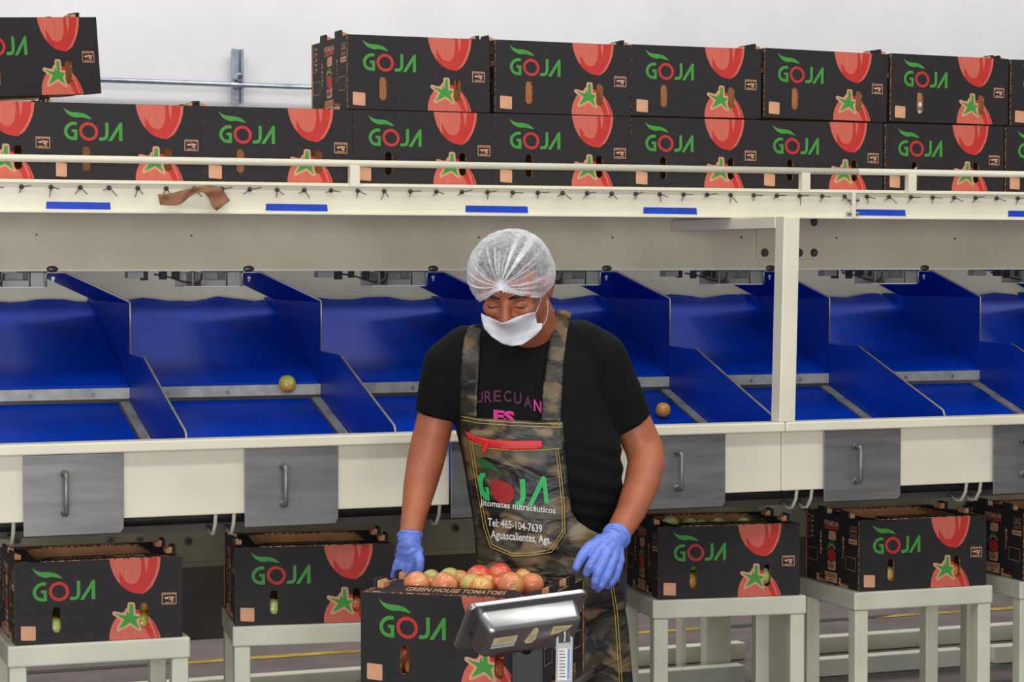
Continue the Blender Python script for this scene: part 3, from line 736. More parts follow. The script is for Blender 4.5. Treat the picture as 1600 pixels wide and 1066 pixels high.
defs = [((23.5, 1009.5), (286, 993), 'carton on the stand at the far left, below the first grey door', 'cream steel stand at the far left under a black carton', (14, -4)),
        ((367, 978.6), (617, 966), 'carton on the second stand from the left, left of the worker', 'cream steel stand second from the left, behind the weighing scale', (0, 0)),
        ((1029, 937.5), (1250, 926), 'carton of pale green tomatoes on the stand right of the worker', 'cream steel stand just right of the worker under green tomatoes', (6, 0)),
        ((1342.5, 925), (1541, 912.5), 'open carton on the second stand right of the worker, printed end showing', 'cream steel stand second from the right edge under an open carton', (8, 0)),
        (None, None, 'carton cut off by the right edge on the last stand', 'cream steel stand cut off by the right edge', (0, 0))]
SCART = []
for k, (pl_, pr_, lc, ls, off) in enumerate(defs):
    if pl_: a, yw = solve_yaw(pl_, pr_)
    else: a, yw = B5
    if k == 3: B5 = (a + Vector((.555, .01, 0)), yw)
    dx_, dy_ = Vector((math.cos(yw), math.sin(yw), 0)), Vector((-math.sin(yw), math.cos(yw), 0))
    c0 = a + dx_*CW/2 + dy_*CD/2
    SCART.append((carton((c0.x, c0.y, ZT+.0005), yw, lc), yw, a))
    s = stool0 if k == 0 else copy_tree(stool0)
    c1 = a + dx_*(CW/2 - (.0 if k != 1 else -.012)) + dy_*(SDP/2 - .008)
    s.location = (c1.x, c1.y, 0); s.rotation_euler = (0, 0, yw); tag(s, ls, 'stand')
# loose front flap with its printed words, only on the open cartons
def make_front_flap(c, deg=3):
    b = MB(); k = R(deg); u = Vector((1, 0, 0)); v = Vector((0, math.cos(k), math.sin(k))); n = Vector((0, -math.sin(k), math.cos(k)))
    O = Vector((-.140, -CD/2+.001, CH+.0022))
    sheet(b, O, u, v, n, .0035, [(0, 0), (.292, 0), (.292, .030), (.270, .052), (.022, .052), (0, .036)], [], [], M['dark'], M['tan'], M['corr'])
    flat_text(b, O, u, v, n, 'GREEN HOUSE TOMATOES', .030, .014, .225, .026, M['tanp'], .01)
    return b.build('front_flap', c)
flap0 = make_front_flap(SCART[0][0])
for q in SCART[1:]:
    f_ = flap0.copy(); COL.objects.link(f_); f_.parent = q[0]
# tomatoes in those cartons
def inbox(k, x, y, z, d, kind, label, group=None):
    c, yw, a = SCART[k]; p = Matrix.Rotation(yw, 3, 'Z') @ Vector((x, y, z)) + c.location
    return tomato(p, d, kind, (random.uniform(-1, 1), random.uniform(-1, 1), random.uniform(0, 6)), label, group)
inbox(0, -.105, -.126, .032, .058, 'green', 'green tomato seen through the left slot of the far left carton')
inbox(0, .108, -.126, .034, .058, 'mixed', 'lower dark green tomato behind the right slot of the far left carton')
inbox(0, .118, -.115, .085, .056, 'mixed', 'upper green tomato behind the right slot of the far left carton')
inbox(0, .0, -.1, .032, .056, 'green', 'green tomatoes lying hidden low in the far left carton', None)
inbox(1, -.105, -.126, .034, .06, 'green', 'pale green tomato seen through the left slot of the second carton from the left')
inbox(1, .108, -.126, .036, .056, 'orange', 'orange tomato seen through the right slot of the second carton from the left')
inbox(3, -.095, -.124, .036, .058, 'turning', 'yellow green tomato behind the left slot of the carton with the printed end')
inbox(3, .118, -.124, .036, .056, 'orange', 'small tomato glimpsed in the right slot of the carton with the printed end')
inbox(3, -.10, -.10, .092, .056, 'orange', 'orange tomato higher behind the left slot of the open carton')
inbox(2, -.105, -.124, .04, .056, 'mixed', 'dark green tomato behind the left slot of the green tomato carton')
inbox(2, .108, -.124, .05, .056, 'green', 'lower green tomato behind the right slot of the green tomato carton')
inbox(2, .112, -.120, .11, .054, 'turning', 'upper green tomato behind the right slot of the green tomato carton')
cc, yw2, a2 = SCART[2]
for (px, py, r, dz, lb) in ((1047.5, 819, 14, .18, 'largest pale green tomato at the left of the carton right of the worker'), (1078, 821, 13, .178, 'pale green tomato second from the left in the carton right of the worker'),
                        (1094, 822, 9, .176, 'small pale green tomato third from the left in the carton right of the worker'), (1122, 820, 10, .176, 'pale green tomato fourth from the left, just showing over the carton edge'), (1161, 819.5, 10, .174, 'rightmost pale green tomato just showing in the carton right of the worker')):
    p = onz(px, py, ZT+dz-.012); d = 2*r/FPX*6.5
    p = cz(px, py, 6.43); tomato(p, max(d, .044), 'green', (random.uniform(-1, 1), random.uniform(-1, 1), 0), lb)
# fill layer that carries them
for i in range(5):
    for j in range(3):
        for l in range(2):
            if j == 0 and i in (0, 4): continue
            inbox(2, -.15+i*.073, -.085+j*.07, .036+l*.056, .056, 'green', 'pale green tomatoes in the layers under the top ones beside the worker', 'buried green tomatoes')

# tomatoes on chutes
def plane_hit(px, py, zfun):
    r = ray(px, py); lo_, hi_ = 5.0, 8.0
    for _ in range(50):
        m_ = (lo_+hi_)/2; q = CAM + r*(m_/r.y)
        if q.z > zfun(m_): lo_ = m_
        else: hi_ = m_
    return q
sl = math.tan(R(17.5))
tomato(at(449, 600, H0-.015), .051, 'mixed', (1.2, .3, 0), 'green and orange tomato resting on the grey chute bar left of the worker')
q = plane_hit(1036, 641, lambda y: zbb-.010 - (H0-y)*sl + .024/math.cos(R(17.5))); tomato(q, .046, 'mixed', (1.9, .3, 2), 'green and orange tomato on the blue belt beside the worker sleeve')
q = plane_hit(1390, 652.5, lambda y: zbb-.010 - (H0-y)*sl + .022/math.cos(R(17.5))); tomato(q, .044, 'mixed', (.9, .9, 0), 'yellowish tomato peeking over the table lip on the right')
q = plane_hit(1410, 655.5, lambda y: zbb-.010 - (H0-y)*sl + .020/math.cos(R(17.5))); tomato(q, .036, 'blush', (.9, .3, 0), 'small pinkish tomato peeking over the table lip beside the yellowish one')

# ================================================================== CENTRE CARTON ON THE SCALE
a = cz(563.5, 925, 4.93); cya = -YAW - R(17.0)
CZB = a.z - CH
dx_, dy_ = Vector((math.cos(cya), math.sin(cya), 0)), Vector((-math.sin(cya), math.cos(cya), 0))
cc0 = a + dx_*CW/2 + dy_*CD/2
CC = carton((cc0.x, cc0.y, CZB), cya, 'carton of red tomatoes on the scale, held by the worker in blue gloves')
make_front_flap(CC, 9)
def CL(x, y, z): return Vector((cc0.x, cc0.y, CZB)) + dx_*x + dy_*y + UPZ*z
print('carton base z', CZB, [proj(CL(sx*CW/2, sy*CD/2, CH)) for sx, sy in ((-1, -1), (1, -1), (1, 1), (-1, 1))])
tl = [(651.6, 914, 21, 'blush', -.085, 'blush tomato at the front left corner of the held carton'), (669, 912.5, 12, 'blush', -.04, 'blush tomato wedged behind the front left one in the held carton'),
      (673.5, 905, 15, 'turning', .00, 'yellowish tomato at the back left of the held carton'), (694.5, 915, 21, 'blush', -.085, 'pale orange tomato second from the left in the front row'),
      (703, 904, 17, 'turning', .02, 'yellow tomato behind the second front tomato'), (719, 908, 17, 'blush', .03, 'orange tomato half hidden behind the greenish one'), (736, 914.5, 18, 'turning', -.075, 'green topped tomato at the middle of the front row'),
      (748, 904, 21, 'red', -.01, 'large red tomato behind the green topped one'), (781, 901, 21, 'red', .04, 'reddest tomato at the back middle of the pile'), (752, 919.5, 19, 'orange', -.10, 'orange tomato lying low against the front flap'),
      (798.5, 915, 21, 'blush', -.08, 'large blush tomato with its scar facing out, right of centre'), (817, 904, 15, 'orange', .03, 'orange tomato at the back right of the pile'), (831.5, 914, 18, 'blush', -.03, 'rightmost tomato of the pile in the held carton'),
      (777, 911, 12, 'red', -.03, 'small red tomato between two large ones in the pile'), (762, 912, 14, 'orange', -.03, 'orange tomato peeking right of the green topped one')]
rt = random.Random(11)
for (px, py, r, kd, yy, lb) in tl:
    pl = CL(0, yy, 0); Z = (pl-CAM).dot(FW) - (px-770)/FPX*pl.length*.3
    p = cz(px, py, Z); d = 2*r/FPX*Z
    aim = (CAM - p).normalized() + Vector((rt.uniform(-.9, .9), rt.uniform(-.3, .3), rt.uniform(-.5, .8)))
    if 'scar facing' in lb: aim = (CAM-p).normalized() + Vector((.15, 0, -.1))
    tomato(p, d, kd, aim.to_track_quat('Z', 'Y').to_euler(), lb, squash=(1, 1, 1.12))
for i in range(6):
    for j in range(4):
        for l in range(2):
            p = CL(-.155+i*.060+rt.uniform(-.004, .004), -.112+j*.066+(.006 if l else 0), .035+l*.055)
            tomato(p, .056, rt.choice(['orange', 'red', 'blush', 'turning', 'turning']), (rt.uniform(0, 6), rt.uniform(0, 6), 0), 'tomatoes in the layers under the heap of the held carton', 'buried red tomatoes')

# ------------------------------------------------------------------ scale
SCL = empty('weighing_scale', (cc0.x, cc0.y, CZB-.10)); tag(SCL, 'weighing scale with polished steel display housing in front of the held carton', 'scale')
def kb(b, name, bevel=.001, parent=None, smooth=False, base=Vector((cc0.x, cc0.y, CZB-.10))):
    me = b.mesh(name, smooth)
    for v in me.vertices: v.co -= base
    o = link(name, me, parent or SCL)
    if bevel: m_ = o.modifiers.new('bevel', 'BEVEL'); m_.width = bevel; m_.segments = 3; m_.limit_method = 'ANGLE'; m_.angle_limit = R(30)
    return o
Rz = Matrix.Rotation(cya, 3, 'Z')
b = MB(); b.box(CL(0, 0, -.011), (.46, .34, .022), M['steelp'], Rz); kb(b, 'weighing_platter', .006)
b = MB(); b.box(CL(0, 0, -.06), (.40, .28, .07), M['black'], Rz); kb(b, 'scale_base', .006)
# stand below
STD = empty('scale_stand', (cc0.x, cc0.y, 0)); tag(STD, 'low steel stand that carries the weighing scale below the photo edge', 'stand')
zs = CZB - .0955
b = MB(); b.box(CL(0, 0, -.112), (.44, .30, .03), M['stool'], Rz); kb(b, 'top', .004, STD, base=Vector((cc0.x, cc0.y, 0)))
for sx in (-1, 1):
    for sy in (-1, 1):
        b = MB(); p = CL(sx*.19, sy*.12, 0); zz = CZB-.127; b.box((p.x, p.y, zz/2), (.04, .04, zz), M['stool'], Rz); kb(b, 'leg', .003, STD, base=Vector((cc0.x, cc0.y, 0)))
# indicator
def camv(x, y, z): return RT*x + UV*y + FW*z
wv = camv(.235, .016, .13).normalized(); hv = camv(-.032, -.092, .07); hv = (hv - wv*hv.dot(wv)).normalized(); nrm = wv.cross(hv).normalized()
if nrm.dot(FW) > 0: nrm = -nrm
IC = cz(816, 972, 4.60)
IW, IH, ID = .272, .125, .048
def IP(x, y, z): return IC + wv*x + hv*y + nrm*z     # y downwards, z towards the viewer
def rr3(w_, h_, r, z, n=5):
    o = []
    for cx, cy, a0 in ((w_/2-r, h_/2-r, 0), (-w_/2+r, h_/2-r, 90), (-w_/2+r, -h_/2+r, 180), (w_/2-r, -h_/2+r, 270)):
        for k in range(n+1): t = R(a0+90*k/n); o.append(IP(cx+r*math.cos(t), cy+r*math.sin(t), z))
    return o
def loftloops(b, loops, m, cap=True):
    n = len(loops[0]); vs = [p for l in loops for p in l]
    fs = [(i*n+j, i*n+(j+1) % n, (i+1)*n+(j+1) % n, (i+1)*n+j) for i in range(len(loops)-1) for j in range(n)]
    if cap: fs += [tuple(range(n-1, -1, -1)), tuple(range((len(loops)-1)*n, len(loops)*n))]
    b.add(vs, fs, m)
b = MB(); loftloops(b, [rr3(IW-.012, IH-.012, .012, -.016), rr3(IW, IH, .014, -.012), rr3(IW, IH, .014, -.002), rr3(IW-.004, IH-.004, .012, 0)], M['steelp']); kb(b, 'mounting_flange', .0012)
b = MB(); loftloops(b, [rr3(IW-.044, IH-.030, .014, 0), rr3(IW-.056, IH-.042, .014, ID-.010), rr3(IW-.064, IH-.050, .013, ID-.003), rr3(IW-.074, IH-.060, .011, ID)], M['steelp'])
me_h = kb(b, 'housing', .0); me_h.data.polygons.foreach_set('use_smooth', [True]*len(me_h.data.polygons))
ws = me_h.modifiers.new('e', 'EDGE_SPLIT'); ws.split_angle = R(35)
for sx in (-1, 1):
    for sy in (-1, 1):
        b = MB(); b.cyl(IP(sx*(IW/2-.0105), sy*(IH/2-.009), 0), IP(sx*(IW/2-.0105), sy*(IH/2-.009), .002), .0036, M['bolt']); kb(b, 'screw', .0004)
lab = mat('label_cream', (226, 206, 160), .6, var=.05, scale=30); labb = mat('label_blue', (158, 190, 204), .6); ink = mat('label_ink', (110, 96, 84), .7)
def label(pts, m, z=ID+.0006, name='sticker'):
    b = MB(); n = len(pts); b.add([IP(x, y, z) for x, y in pts] + [IP(x, y, z-.0005) for x, y in pts], [tuple(range(n))] + [(i, (i+1) % n, n+(i+1) % n, n+i) for i in range(n)], m); return b
b = label([(-.092, -.018), (-.038, -.018), (-.038, .012), (-.092, .012)], lab)
b.add([IP(x, y, ID+.0009) for x, y in [(-.092, .001), (-.038, .001), (-.038, .008), (-.092, .008)]], [(0, 1, 2, 3)], labb)
for y in (-.014, -.010, -.006): b.add([IP(x, yy, ID+.001) for x, yy in [(-.08, y), (-.045, y), (-.045, y+.0007), (-.08, y+.0007)]], [(0, 1, 2, 3)], ink)
kb(b, 'paper_label', 0)
b = label([(-.006, -.030), (.001, -.033), (.007, -.027), (.008, .0), (.002, .010), (-.012, .010), (-.017, .003), (-.012, -.008)], lab)
for y in (-.010, -.004, .002): b.add([IP(x, yy, ID+.001) for x, yy in [(-.008, y), (.002, y-.001), (.002, y), (-.008, y+.001)]], [(0, 1, 2, 3)], ink)
kb(b, 'paper_label', 0)
b = label([(.040, -.030), (.086, -.026), (.080, -.018), (.071, -.008), (.040, -.006)], lab); 
b.add([IP(.046+x_*.028, -.018-y_*.0042, ID+.001) for x_, y_ in text2d('BASCULA 2', .0)[0]], text2d('BASCULA 2', .0)[1], ink); kb(b, 'paper_label', 0)
b = MB(); b.cyl(IP(-.112, .012, -.002), IP(-.112, .012, .004), .005, M['black'], n=6); kb(b, 'cable_gland', 0)
# pole
pp = cz(824, 1040, 4.66); 
b = MB(); b.box((pp.x, pp.y, (pp.z+CZB-.09)/2-.0+.02), (.066, .03, pp.z-CZB+.09+.09), M['black'], Matrix.Rotation(-YAW, 3, 'Z')); kb(b, 'pole', .003)
pz = CZB-.075; q1 = Vector((pp.x, pp.y, pz)); q2 = CL(0, -.1, -.06)
b = MB(); b.tube([q1, q2], .02, M['black'], 10); kb(b, 'pole_bracket', 0)
b = MB(); b.tube([IP(0, .03, ID*.3), Vector((pp.x, pp.y, pp.z+.03))], .014, M['black'], 10); kb(b, 'tilt_bracket', 0)
# hanging tag
ZTG = (IP(.088, -.006, ID+.003)-CAM).dot(FW) - .012
tg = empty('hanging_tag', cz(882, 990, ZTG)); tag(tg, 'clear plastic tag with printed white and blue strip hanging from the steel display housing', 'tag')
clear = bpy.data.materials.new('clear_plastic'); clear.use_nodes = True; bb_ = clear.node_tree.nodes['Principled BSDF']; bb_.inputs['Base Color'].default_value = (.85, .88, .9, 1); bb_.inputs['Roughness'].default_value = .15; bb_.inputs['Alpha'].default_value = .38
tbase = tg.location.copy()
def tq(px, py, dz=0): return cz(px, py, ZTG-dz)
def tpoly(pts, m, dz, name, t=.0006, ex=None):
    b = MB(); n = len(pts); b.add([tq(x, y, dz) for x, y in pts] + [tq(x, y, dz-t) for x, y in pts], [tuple(range(n)), tuple(range(2*n-1, n-1, -1))] + [(i, (i+1) % n, n+(i+1) % n, n+i) for i in range(n)], m)
    if ex: ex(b)
    return kb(b, name, 0, tg, base=tbase)
tpoly([(869, 997), (873, 994), (891, 993), (895, 997), (894, 1075), (892, 1079), (870, 1079), (868, 1075)], clear, 0, 'plastic_sleeve')
tpoly([(873, 986), (891, 985), (891, 1004), (873, 1005)], M['black'], .001, 'printed_card', .001)
def strip(b):
    b.add([tq(x, y, .0035) for x, y in ((887, 1014), (891, 1014), (890, 1062), (886, 1062))], [(0, 1, 2, 3)], mat('label_strong_blue', (120, 150, 205), .6))
    for k in range(9): b.add([tq(x, y, .0035) for x, y in ((874, 1017+k*5), (882+(k % 3), 1017+k*5), (882+(k % 3), 1018.4+k*5), (874, 1018.4+k*5))], [(0, 1, 2, 3)], ink)
tpoly([(872, 1013.5), (892, 1013), (891, 1063), (871, 1063.5)], mat('label_white', (235, 235, 232), .6), .003, 'printed_strip', .001, strip)
b = MB(); b.tube([tq(882, 987, .004), tq(883, 991, .006), tq(882.5, 997, .004), tq(882, 1003, .001)], .0016, M['white'], 6); kb(b, 'hook', 0, tg, base=tbase)

# ================================================================== WORKER
skin = mat('skin', (174, 101, 69), .48, var=.05, scale=20, bump=.06, bscale=140); 
sb_ = skin.node_tree.nodes['Principled BSDF']; sb_.inputs['Subsurface Weight'].default_value = .12; sb_.inputs['Subsurface Scale'].default_value = .01; sb_.inputs['Subsurface Radius'].default_value = (1, .35, .2)
shirtm = mat('black_cotton', (15, 14, 16), .85, var=.1, scale=30, bump=.3, bscale=18, spec=.2)
glovem = mat('blue_nitrile', (112, 138, 226), .36, var=.05, scale=30, bump=.35, bscale=55)
hairm = mat('black_hair', (24, 20, 20), .55, bump=.4, bscale=200)
jeans = mat('dark_jeans', (40, 52, 76), .8, bump=.2, bscale=120)
shoe = mat('dark_shoe', (30, 28, 28), .5)
maskm = mat('mask_white', (216, 216, 222), .8, var=.02, scale=20, bump=.35, bscale=24)

def remesh(name, mb, voxel, m, smooth=4, parent=None, keep=True, sub=False):
    me = mb.mesh('raw'); me.materials.clear(); me.materials.append(m); me.polygons.foreach_set('material_index', [0]*len(me.polygons))
    o = bpy.data.objects.new('raw', me); COL.objects.link(o)
    r = o.modifiers.new('r', 'REMESH'); r.mode = 'VOXEL'; r.voxel_size = voxel; r.use_smooth_shade = True
    if smooth: sm = o.modifiers.new('s', 'SMOOTH'); sm.factor = .5; sm.iterations = smooth
    dg = bpy.context.evaluated_depsgraph_get(); dg.update()
    out = bpy.data.meshes.new_from_object(o.evaluated_get(dg)); out.name = name
    if not out.materials: out.materials.append(m)
    bpy.data.objects.remove(o); bpy.data.meshes.remove(me)
    out.polygons.foreach_set('use_smooth', [True]*len(out.polygons))
    return out
def bvh_of(me):
    return BVHTree.FromPolygons([v.co.copy() for v in me.vertices], [tuple(p.vertices) for p in me.polygons])
PERS = empty('person', cz(850, 1000, 5.2).xy.to_3d()); PB = PERS.location.copy()
tag(PERS, 'worker in black shirt, camouflage apron, white hairnet and blue gloves bending over a carton', 'person')
def pmesh(me, name, parent=None):
    for v in me.vertices: v.co -= PB
    return link(name, me, parent or PERS)
def caps(mb, pts, n=20, m=None):
    """tapered limb through (point, radius) with round ends"""
    m = m or skin
    for i in range(len(pts)-1):
        (a, ra), (c, rc) = pts[i], pts[i+1]
        mb.cyl(a, c, ra, m, rc, n)
    for a, ra in pts: mb.sph(a, ra, m, nu=n, nv=10)

# torso rings
TR = [(500, 842, 5.17, .060, .060), (513, 838, 5.165, .095, .070), (524, 832, 5.16, .135, .08), (540, 824, 5.15, .165, .092), (565, 818, 5.14, .178, .105), (600, 820, 5.13, .176, .115), (640, 828, 5.13, .176, .122),
      (690, 843, 5.13, .182, .130), (740, 850, 5.14, .178, .136), (790, 852, 5.16, .170, .132), (840, 855, 5.18, .164, .125), (890, 860, 5.20, .166, .124), (930, 862, 5.21, .168, .126)]
SHIFT = .15
def ring(py, px, Z, hw, hd, n=40, e=.82):
    Z2 = Z + SHIFT; hw *= Z2/Z; c = cz(px, py, Z2); o = []
    for k in range(n):
        t = 2*PI*k/n; cx, sx = math.cos(t), math.sin(t)
        o.append(c + RT*hw*math.copysign(abs(cx)**e, cx) + F0*hd*math.copysign(abs(sx)**e, sx))
    return o
def torso(mb, rings, m, grow=0):
    loftloops(mb, [ring(py, px, Z, hw+grow, hd+grow) for py, px, Z, hw, hd in rings], m)
sb2 = MB(); torso(sb2, TR, shirtm)
def limb(*q, s=0): return [(cz(x, y, Z+s), r*(1+s/5)) for x, y, Z, r in q]
SLL = limb((730, 548, 5.15, .058), (703, 572, 5.15, .061), (690, 620, 5.16, .057), (683, 650, 5.165, .051), s=.12)
SLR = limb((905, 540, 5.17, .060), (936, 562, 5.18, .066), (962, 620, 5.20, .063), (985, 663, 5.215, .056), s=.12)
def sleeve(mb, L):
    for i in range(len(L)-1): mb.cyl(L[i][0], L[i+1][0], L[i][1], shirtm, L[i+1][1], 28)
    for p, r in L[:-1]: mb.sph(p, r, shirtm)
sleeve(sb2, SLL); sleeve(sb2, SLR)
sb2.sph(cz(752, 536, 5.29), (.055, .06, .045), shirtm); sb2.sph(cz(888, 530, 5.30), (.062, .06, .045), shirtm)
shirt_me = remesh('t_shirt', sb2, .0065, shirtm, 5)
# folds
import mathutils
for v in shirt_me.vertices:
    p = v.co; px, py = proj(p)
    nz = mathutils.noise.noise(Vector((p.x*7, p.y*7, p.z*13)))
    f = .0035
    if py > 700 and px > 890: f = .004; nz = math.sin(p.z*150 + p.x*30 + 2*nz)*.6 + nz*.5
    v.co = p + v.normal*nz*f
shirt_bvh = bvh_of(shirt_me)
# skirt form under the apron
fb = MB(); torso(fb, [(590, 820, 5.13, .17, .115), (690, 840, 5.13, .178, .132), (760, 848, 5.14, .176, .140), (840, 857, 5.14, .176, .140), (900, 864, 5.14, .182, .142), (960, 866, 5.15, .188, .145), (1066, 870, 5.15, .195, .150), (1180, 872, 5.16, .20, .15)], shirtm)
fm = fb.mesh('f'); form_bvh = bvh_of(fm)
def hitdepth(px, py, bvhs):
    r = ray(px, py); best = None
    for bv in bvhs:
        h = bv.ray_cast(CAM, r.normalized())
        if h[0] is not None:
            Z = (h[0]-CAM).dot(FW)
            if best is None or Z < best: best = Z
    if best is None:
        for bv in bvhs:
            q = CAM + r*5.25; h = bv.find_nearest(q)
            if h[0] is not None: Z = (h[0]-CAM).dot(FW); best = Z if best is None else min(best, Z)
    return best
def drape(outline, bvhs, off, step, m, name, thick=.0015, parent=None, zf=None, dil=0, cap=None):
    xs_ = [p[0] for p in outline]; ys_ = [p[1] for p in outline]
    pts = [Vector(p) for p in ccw(outline)]; nb = len(pts)
    # densify boundary
    dn = []
    for i in range(nb):
        a_, c_ = pts[i], pts[(i+1) % nb]; k = max(1, int((c_-a_).length/step)); dn += [a_.lerp(c_, j/k) for j in range(k)]
    nb = len(dn); vs = list(dn); y = min(ys_)+step*.6; row = 0
    while y < max(ys_):
        x = min(xs_)+(step*.5 if row % 2 else 0)
        while x < max(xs_): vs.append(Vector((x, y))); x += step
        y += step*.87; row += 1
    ov, oe, of, _a, _b, oi = delaunay_2d_cdt(vs, [], [list(range(nb))], 0, 1e-5, True)
    of = [f for f, i_ in zip(of, oi) if i_]
    P = []
    for p in ov:
        Z = hitdepth(p.x, p.y, bvhs)
        if dil: Z = sum(min(hitdepth(p.x+a_*q_, p.y+c_*q_, bvhs) for q_ in (0, dil*.5, dil)) for a_, c_ in ((1, 0), (-1, 0), (0, 1), (0, -1), (.7, .7), (-.7, .7), (.7, -.7), (-.7, -.7)))/8
        if cap: Z = min(Z, cap)
        P.append(cz(p.x, p.y, Z - off - (zf(p.x, p.y) if zf else 0)))
    me = bpy.data.meshes.new(name); me.from_pydata([tuple(p-PB) for p in P], [], [tuple(f) for f in of]); me.materials.append(m)
    me.polygons.foreach_set('use_smooth', [True]*len(me.polygons))
    bm = bmesh.new(); bm.from_mesh(me); bmesh.ops.recalc_face_normals(bm, faces=bm.faces)
    s_ = sum((f.normal.dot(-FW) for f in bm.faces))
    if s_ < 0: bmesh.ops.reverse_faces(bm, faces=bm.faces)
    # relax depth
    for _ in range(3): bmesh.ops.smooth_vert(bm, verts=[v for v in bm.verts if not v.is_boundary], factor=.5, use_axis_x=True, use_axis_y=True, use_axis_z=True)
    bmesh.ops.delete(bm, geom=[v for v in bm.verts if not v.link_faces], context='VERTS')
    bm.to_mesh(me); bm.free()
    o = link(name, me, parent or PERS)
    if thick: s_ = o.modifiers.new('s', 'SOLIDIFY'); s_.thickness = thick; s_.offset = 1
    return o
def obj_bvh(o):
    return BVHTree.FromPolygons([v.co + PB for v in o.data.vertices], [tuple(p.vertices) for p in o.data.polygons])
shirt = pmesh(shirt_me.copy(), 't_shirt')
SF = [shirt_bvh, form_bvh]
def fold(px, py):
    if py < 820: return .002*math.sin((px+py*.6)*.09) + .0015*math.sin(px*.05-py*.08)
    return .006*math.sin((px-900)*.07+(py-900)*.012) + .005*math.sin((px*.5+py)*.06)
bib = [(719, 648), (745, 653), (800, 657), (848, 659), (879, 660), (883, 700), (888, 760), (892, 798), (903, 815), (922, 828), (945, 838), (955, 850), (962, 885), (972, 925), (981, 980), (988, 1066), (992, 1160), (742, 1160), (744, 1000), (745, 900), (747, 860), (740, 800), (731, 740), (722, 690)]
apron = drape(bib, SF, .010, 9, M['camo'], 'apron', .002, zf=fold)
AB = [obj_bvh(apron)]
def sub(outline, off, step, m, name, **k): return drape(outline, k.pop('b', AB), off, step, m, name, parent=k.pop('parent', apron), **k)
sl_ = sub([(732, 512), (742, 506), (752, 506), (750, 530), (749, 570), (746, 610), (745, 652), (719, 647), (719, 600), (721, 560), (725, 530)], .007, 6, M['camo'], 'apron_strap', b=SF)
sr_ = sub([(868, 484), (880, 484), (893, 489), (886, 520), (881, 560), (878, 610), (876, 659), (845, 657), (848, 610), (853, 570), (859, 530), (864, 505)], .007, 6, M['camo'], 'apron_strap', b=SF)
pk = [(731, 690), (760, 697), (800, 702), (846, 700), (875, 702), (880, 740), (885, 790), (886, 832), (864, 866), (830, 871), (800, 872), (764, 857), (754, 822), (748, 780), (738, 730)]
pocket = sub(pk, .0035, 8, M['camo'], 'pocket', thick=.0015)
PKB = [obj_bvh(pocket), obj_bvh(apron)]
redm = mat('zip_red', (216, 36, 34), .5); yel = mat('stitch_yellow', (196, 168, 72), .7)
zipo = sub([(727, 673), (740, 681), (761, 686), (788, 689), (846, 689), (848, 696), (845, 702), (790, 703), (768, 700), (747, 694), (731, 686)], .006, 5, redm, 'zip', thick=.0015)
def dstroke(bvhs, pts, wd, m, name, off, parent=apron, dash=None):
    """ribbon laid on the cloth along pixel points"""
    b = MB(); P = []
    for i in range(len(pts)-1):
        a_, c_ = Vector(pts[i]), Vector(pts[i+1]); L = (c_-a_).length; k = max(1, int(L/4)); P += [a_.lerp(c_, j/k) for j in range(k)]
    P.append(Vector(pts[-1]))
    for i in range(len(P)-1):
        if dash and i % 4 == 3: continue
        a_, c_ = P[i], P[i+1]; d = (c_-a_).normalized(); q = Vector((-d.y, d.x))*wd/2
        vs = []
        for s in (a_-q, c_-q, c_+q, a_+q): vs.append(cz(s.x, s.y, hitdepth(s.x, s.y, bvhs)-off)-PB)
        b.add(vs, [(0, 1, 2, 3)], m)
    return link(name, b.mesh(name), parent)
dstroke(PKB, [(742, 684), (765, 694), (800, 697), (842, 697)], 1.2, mat('zip_dark_red', (150, 20, 22), .5), 'zip_teeth', .0085, zipo)
b = MB()
for q in ([(758, 692), (761, 690), (763, 694), (759, 705), (755, 708), (753, 704)],):
    b.add([cz(x, y, hitdepth(x, y, PKB)-.011)-PB for x, y in q] + [cz(x, y, hitdepth(x, y, PKB)-.008)-PB for x, y in q], [tuple(range(6)), tuple(range(11, 5, -1))] + [(i, (i+1) % 6, 6+(i+1) % 6, 6+i) for i in range(6)], redm)
link('zip_pull', b.mesh('zip_pull'), zipo)
for k, offp in enumerate((0, 1)):
    s_ = 4*offp
    dstroke(PKB, [(733+s_, 690), (741+s_, 740), (750+s_, 790), (756+s_, 824-s_*.3), (766+s_*.7, 855-s_), (800, 869-s_), (830, 868-s_), (862-s_*.7, 863-s_), (883-s_, 831-s_*.3), (882-s_, 790), (877-s_, 740), (872-s_, 700)], .9, yel, 'pocket_stitching', .0068)
dstroke(PKB, [(731, 688), (760, 700), (800, 704), (845, 703), (876, 701)], .9, yel, 'pocket_stitching', .0068)
for y in (0, 5): dstroke(AB, [(721, 651+y), (745, 656+y), (800, 660+y), (848, 662+y), (877, 663+y)], .9, yel, 'hem_stitching', .004)
for x in (0, 4): dstroke(AB, [(948+x, 848), (952+x, 900), (961+x, 960), (968+x, 1066)], .9, yel, 'hem_stitching', .004)
def dtext(s, x0, y0, x1, y1, h, m, name, bvhs=None, off=.0075, bold=.02, parent=pocket, slant=0):
    vs, fs = text2d(s, bold); b = MB(); P = []
    for a_, c_ in vs:
        px = x0 + (x1-x0)*a_ + slant*c_; py = y0 + (y1-y0)*a_ - h*c_
        P.append(cz(px, py, hitdepth(px, py, bvhs or PKB)-off)-PB)
    b.add(P, fs, m); return link(name, b.mesh(name), parent)
emb = mat('embroidery_white', (214, 212, 206), .7); grn = mat('embroidery_green', (42, 176, 92), .6); dgr = mat('embroidery_dark_green', (24, 92, 44), .6); tred = mat('embroidery_red', (158, 22, 24), .6)
dtext('Jitomates nutracéuticos', 750, 793, 868, 806, 13, emb, 'lettering', bold=.017)
dtext('Tel: 465-104-7639', 762, 822, 847, 833, 13, emb, 'lettering', bold=.017)
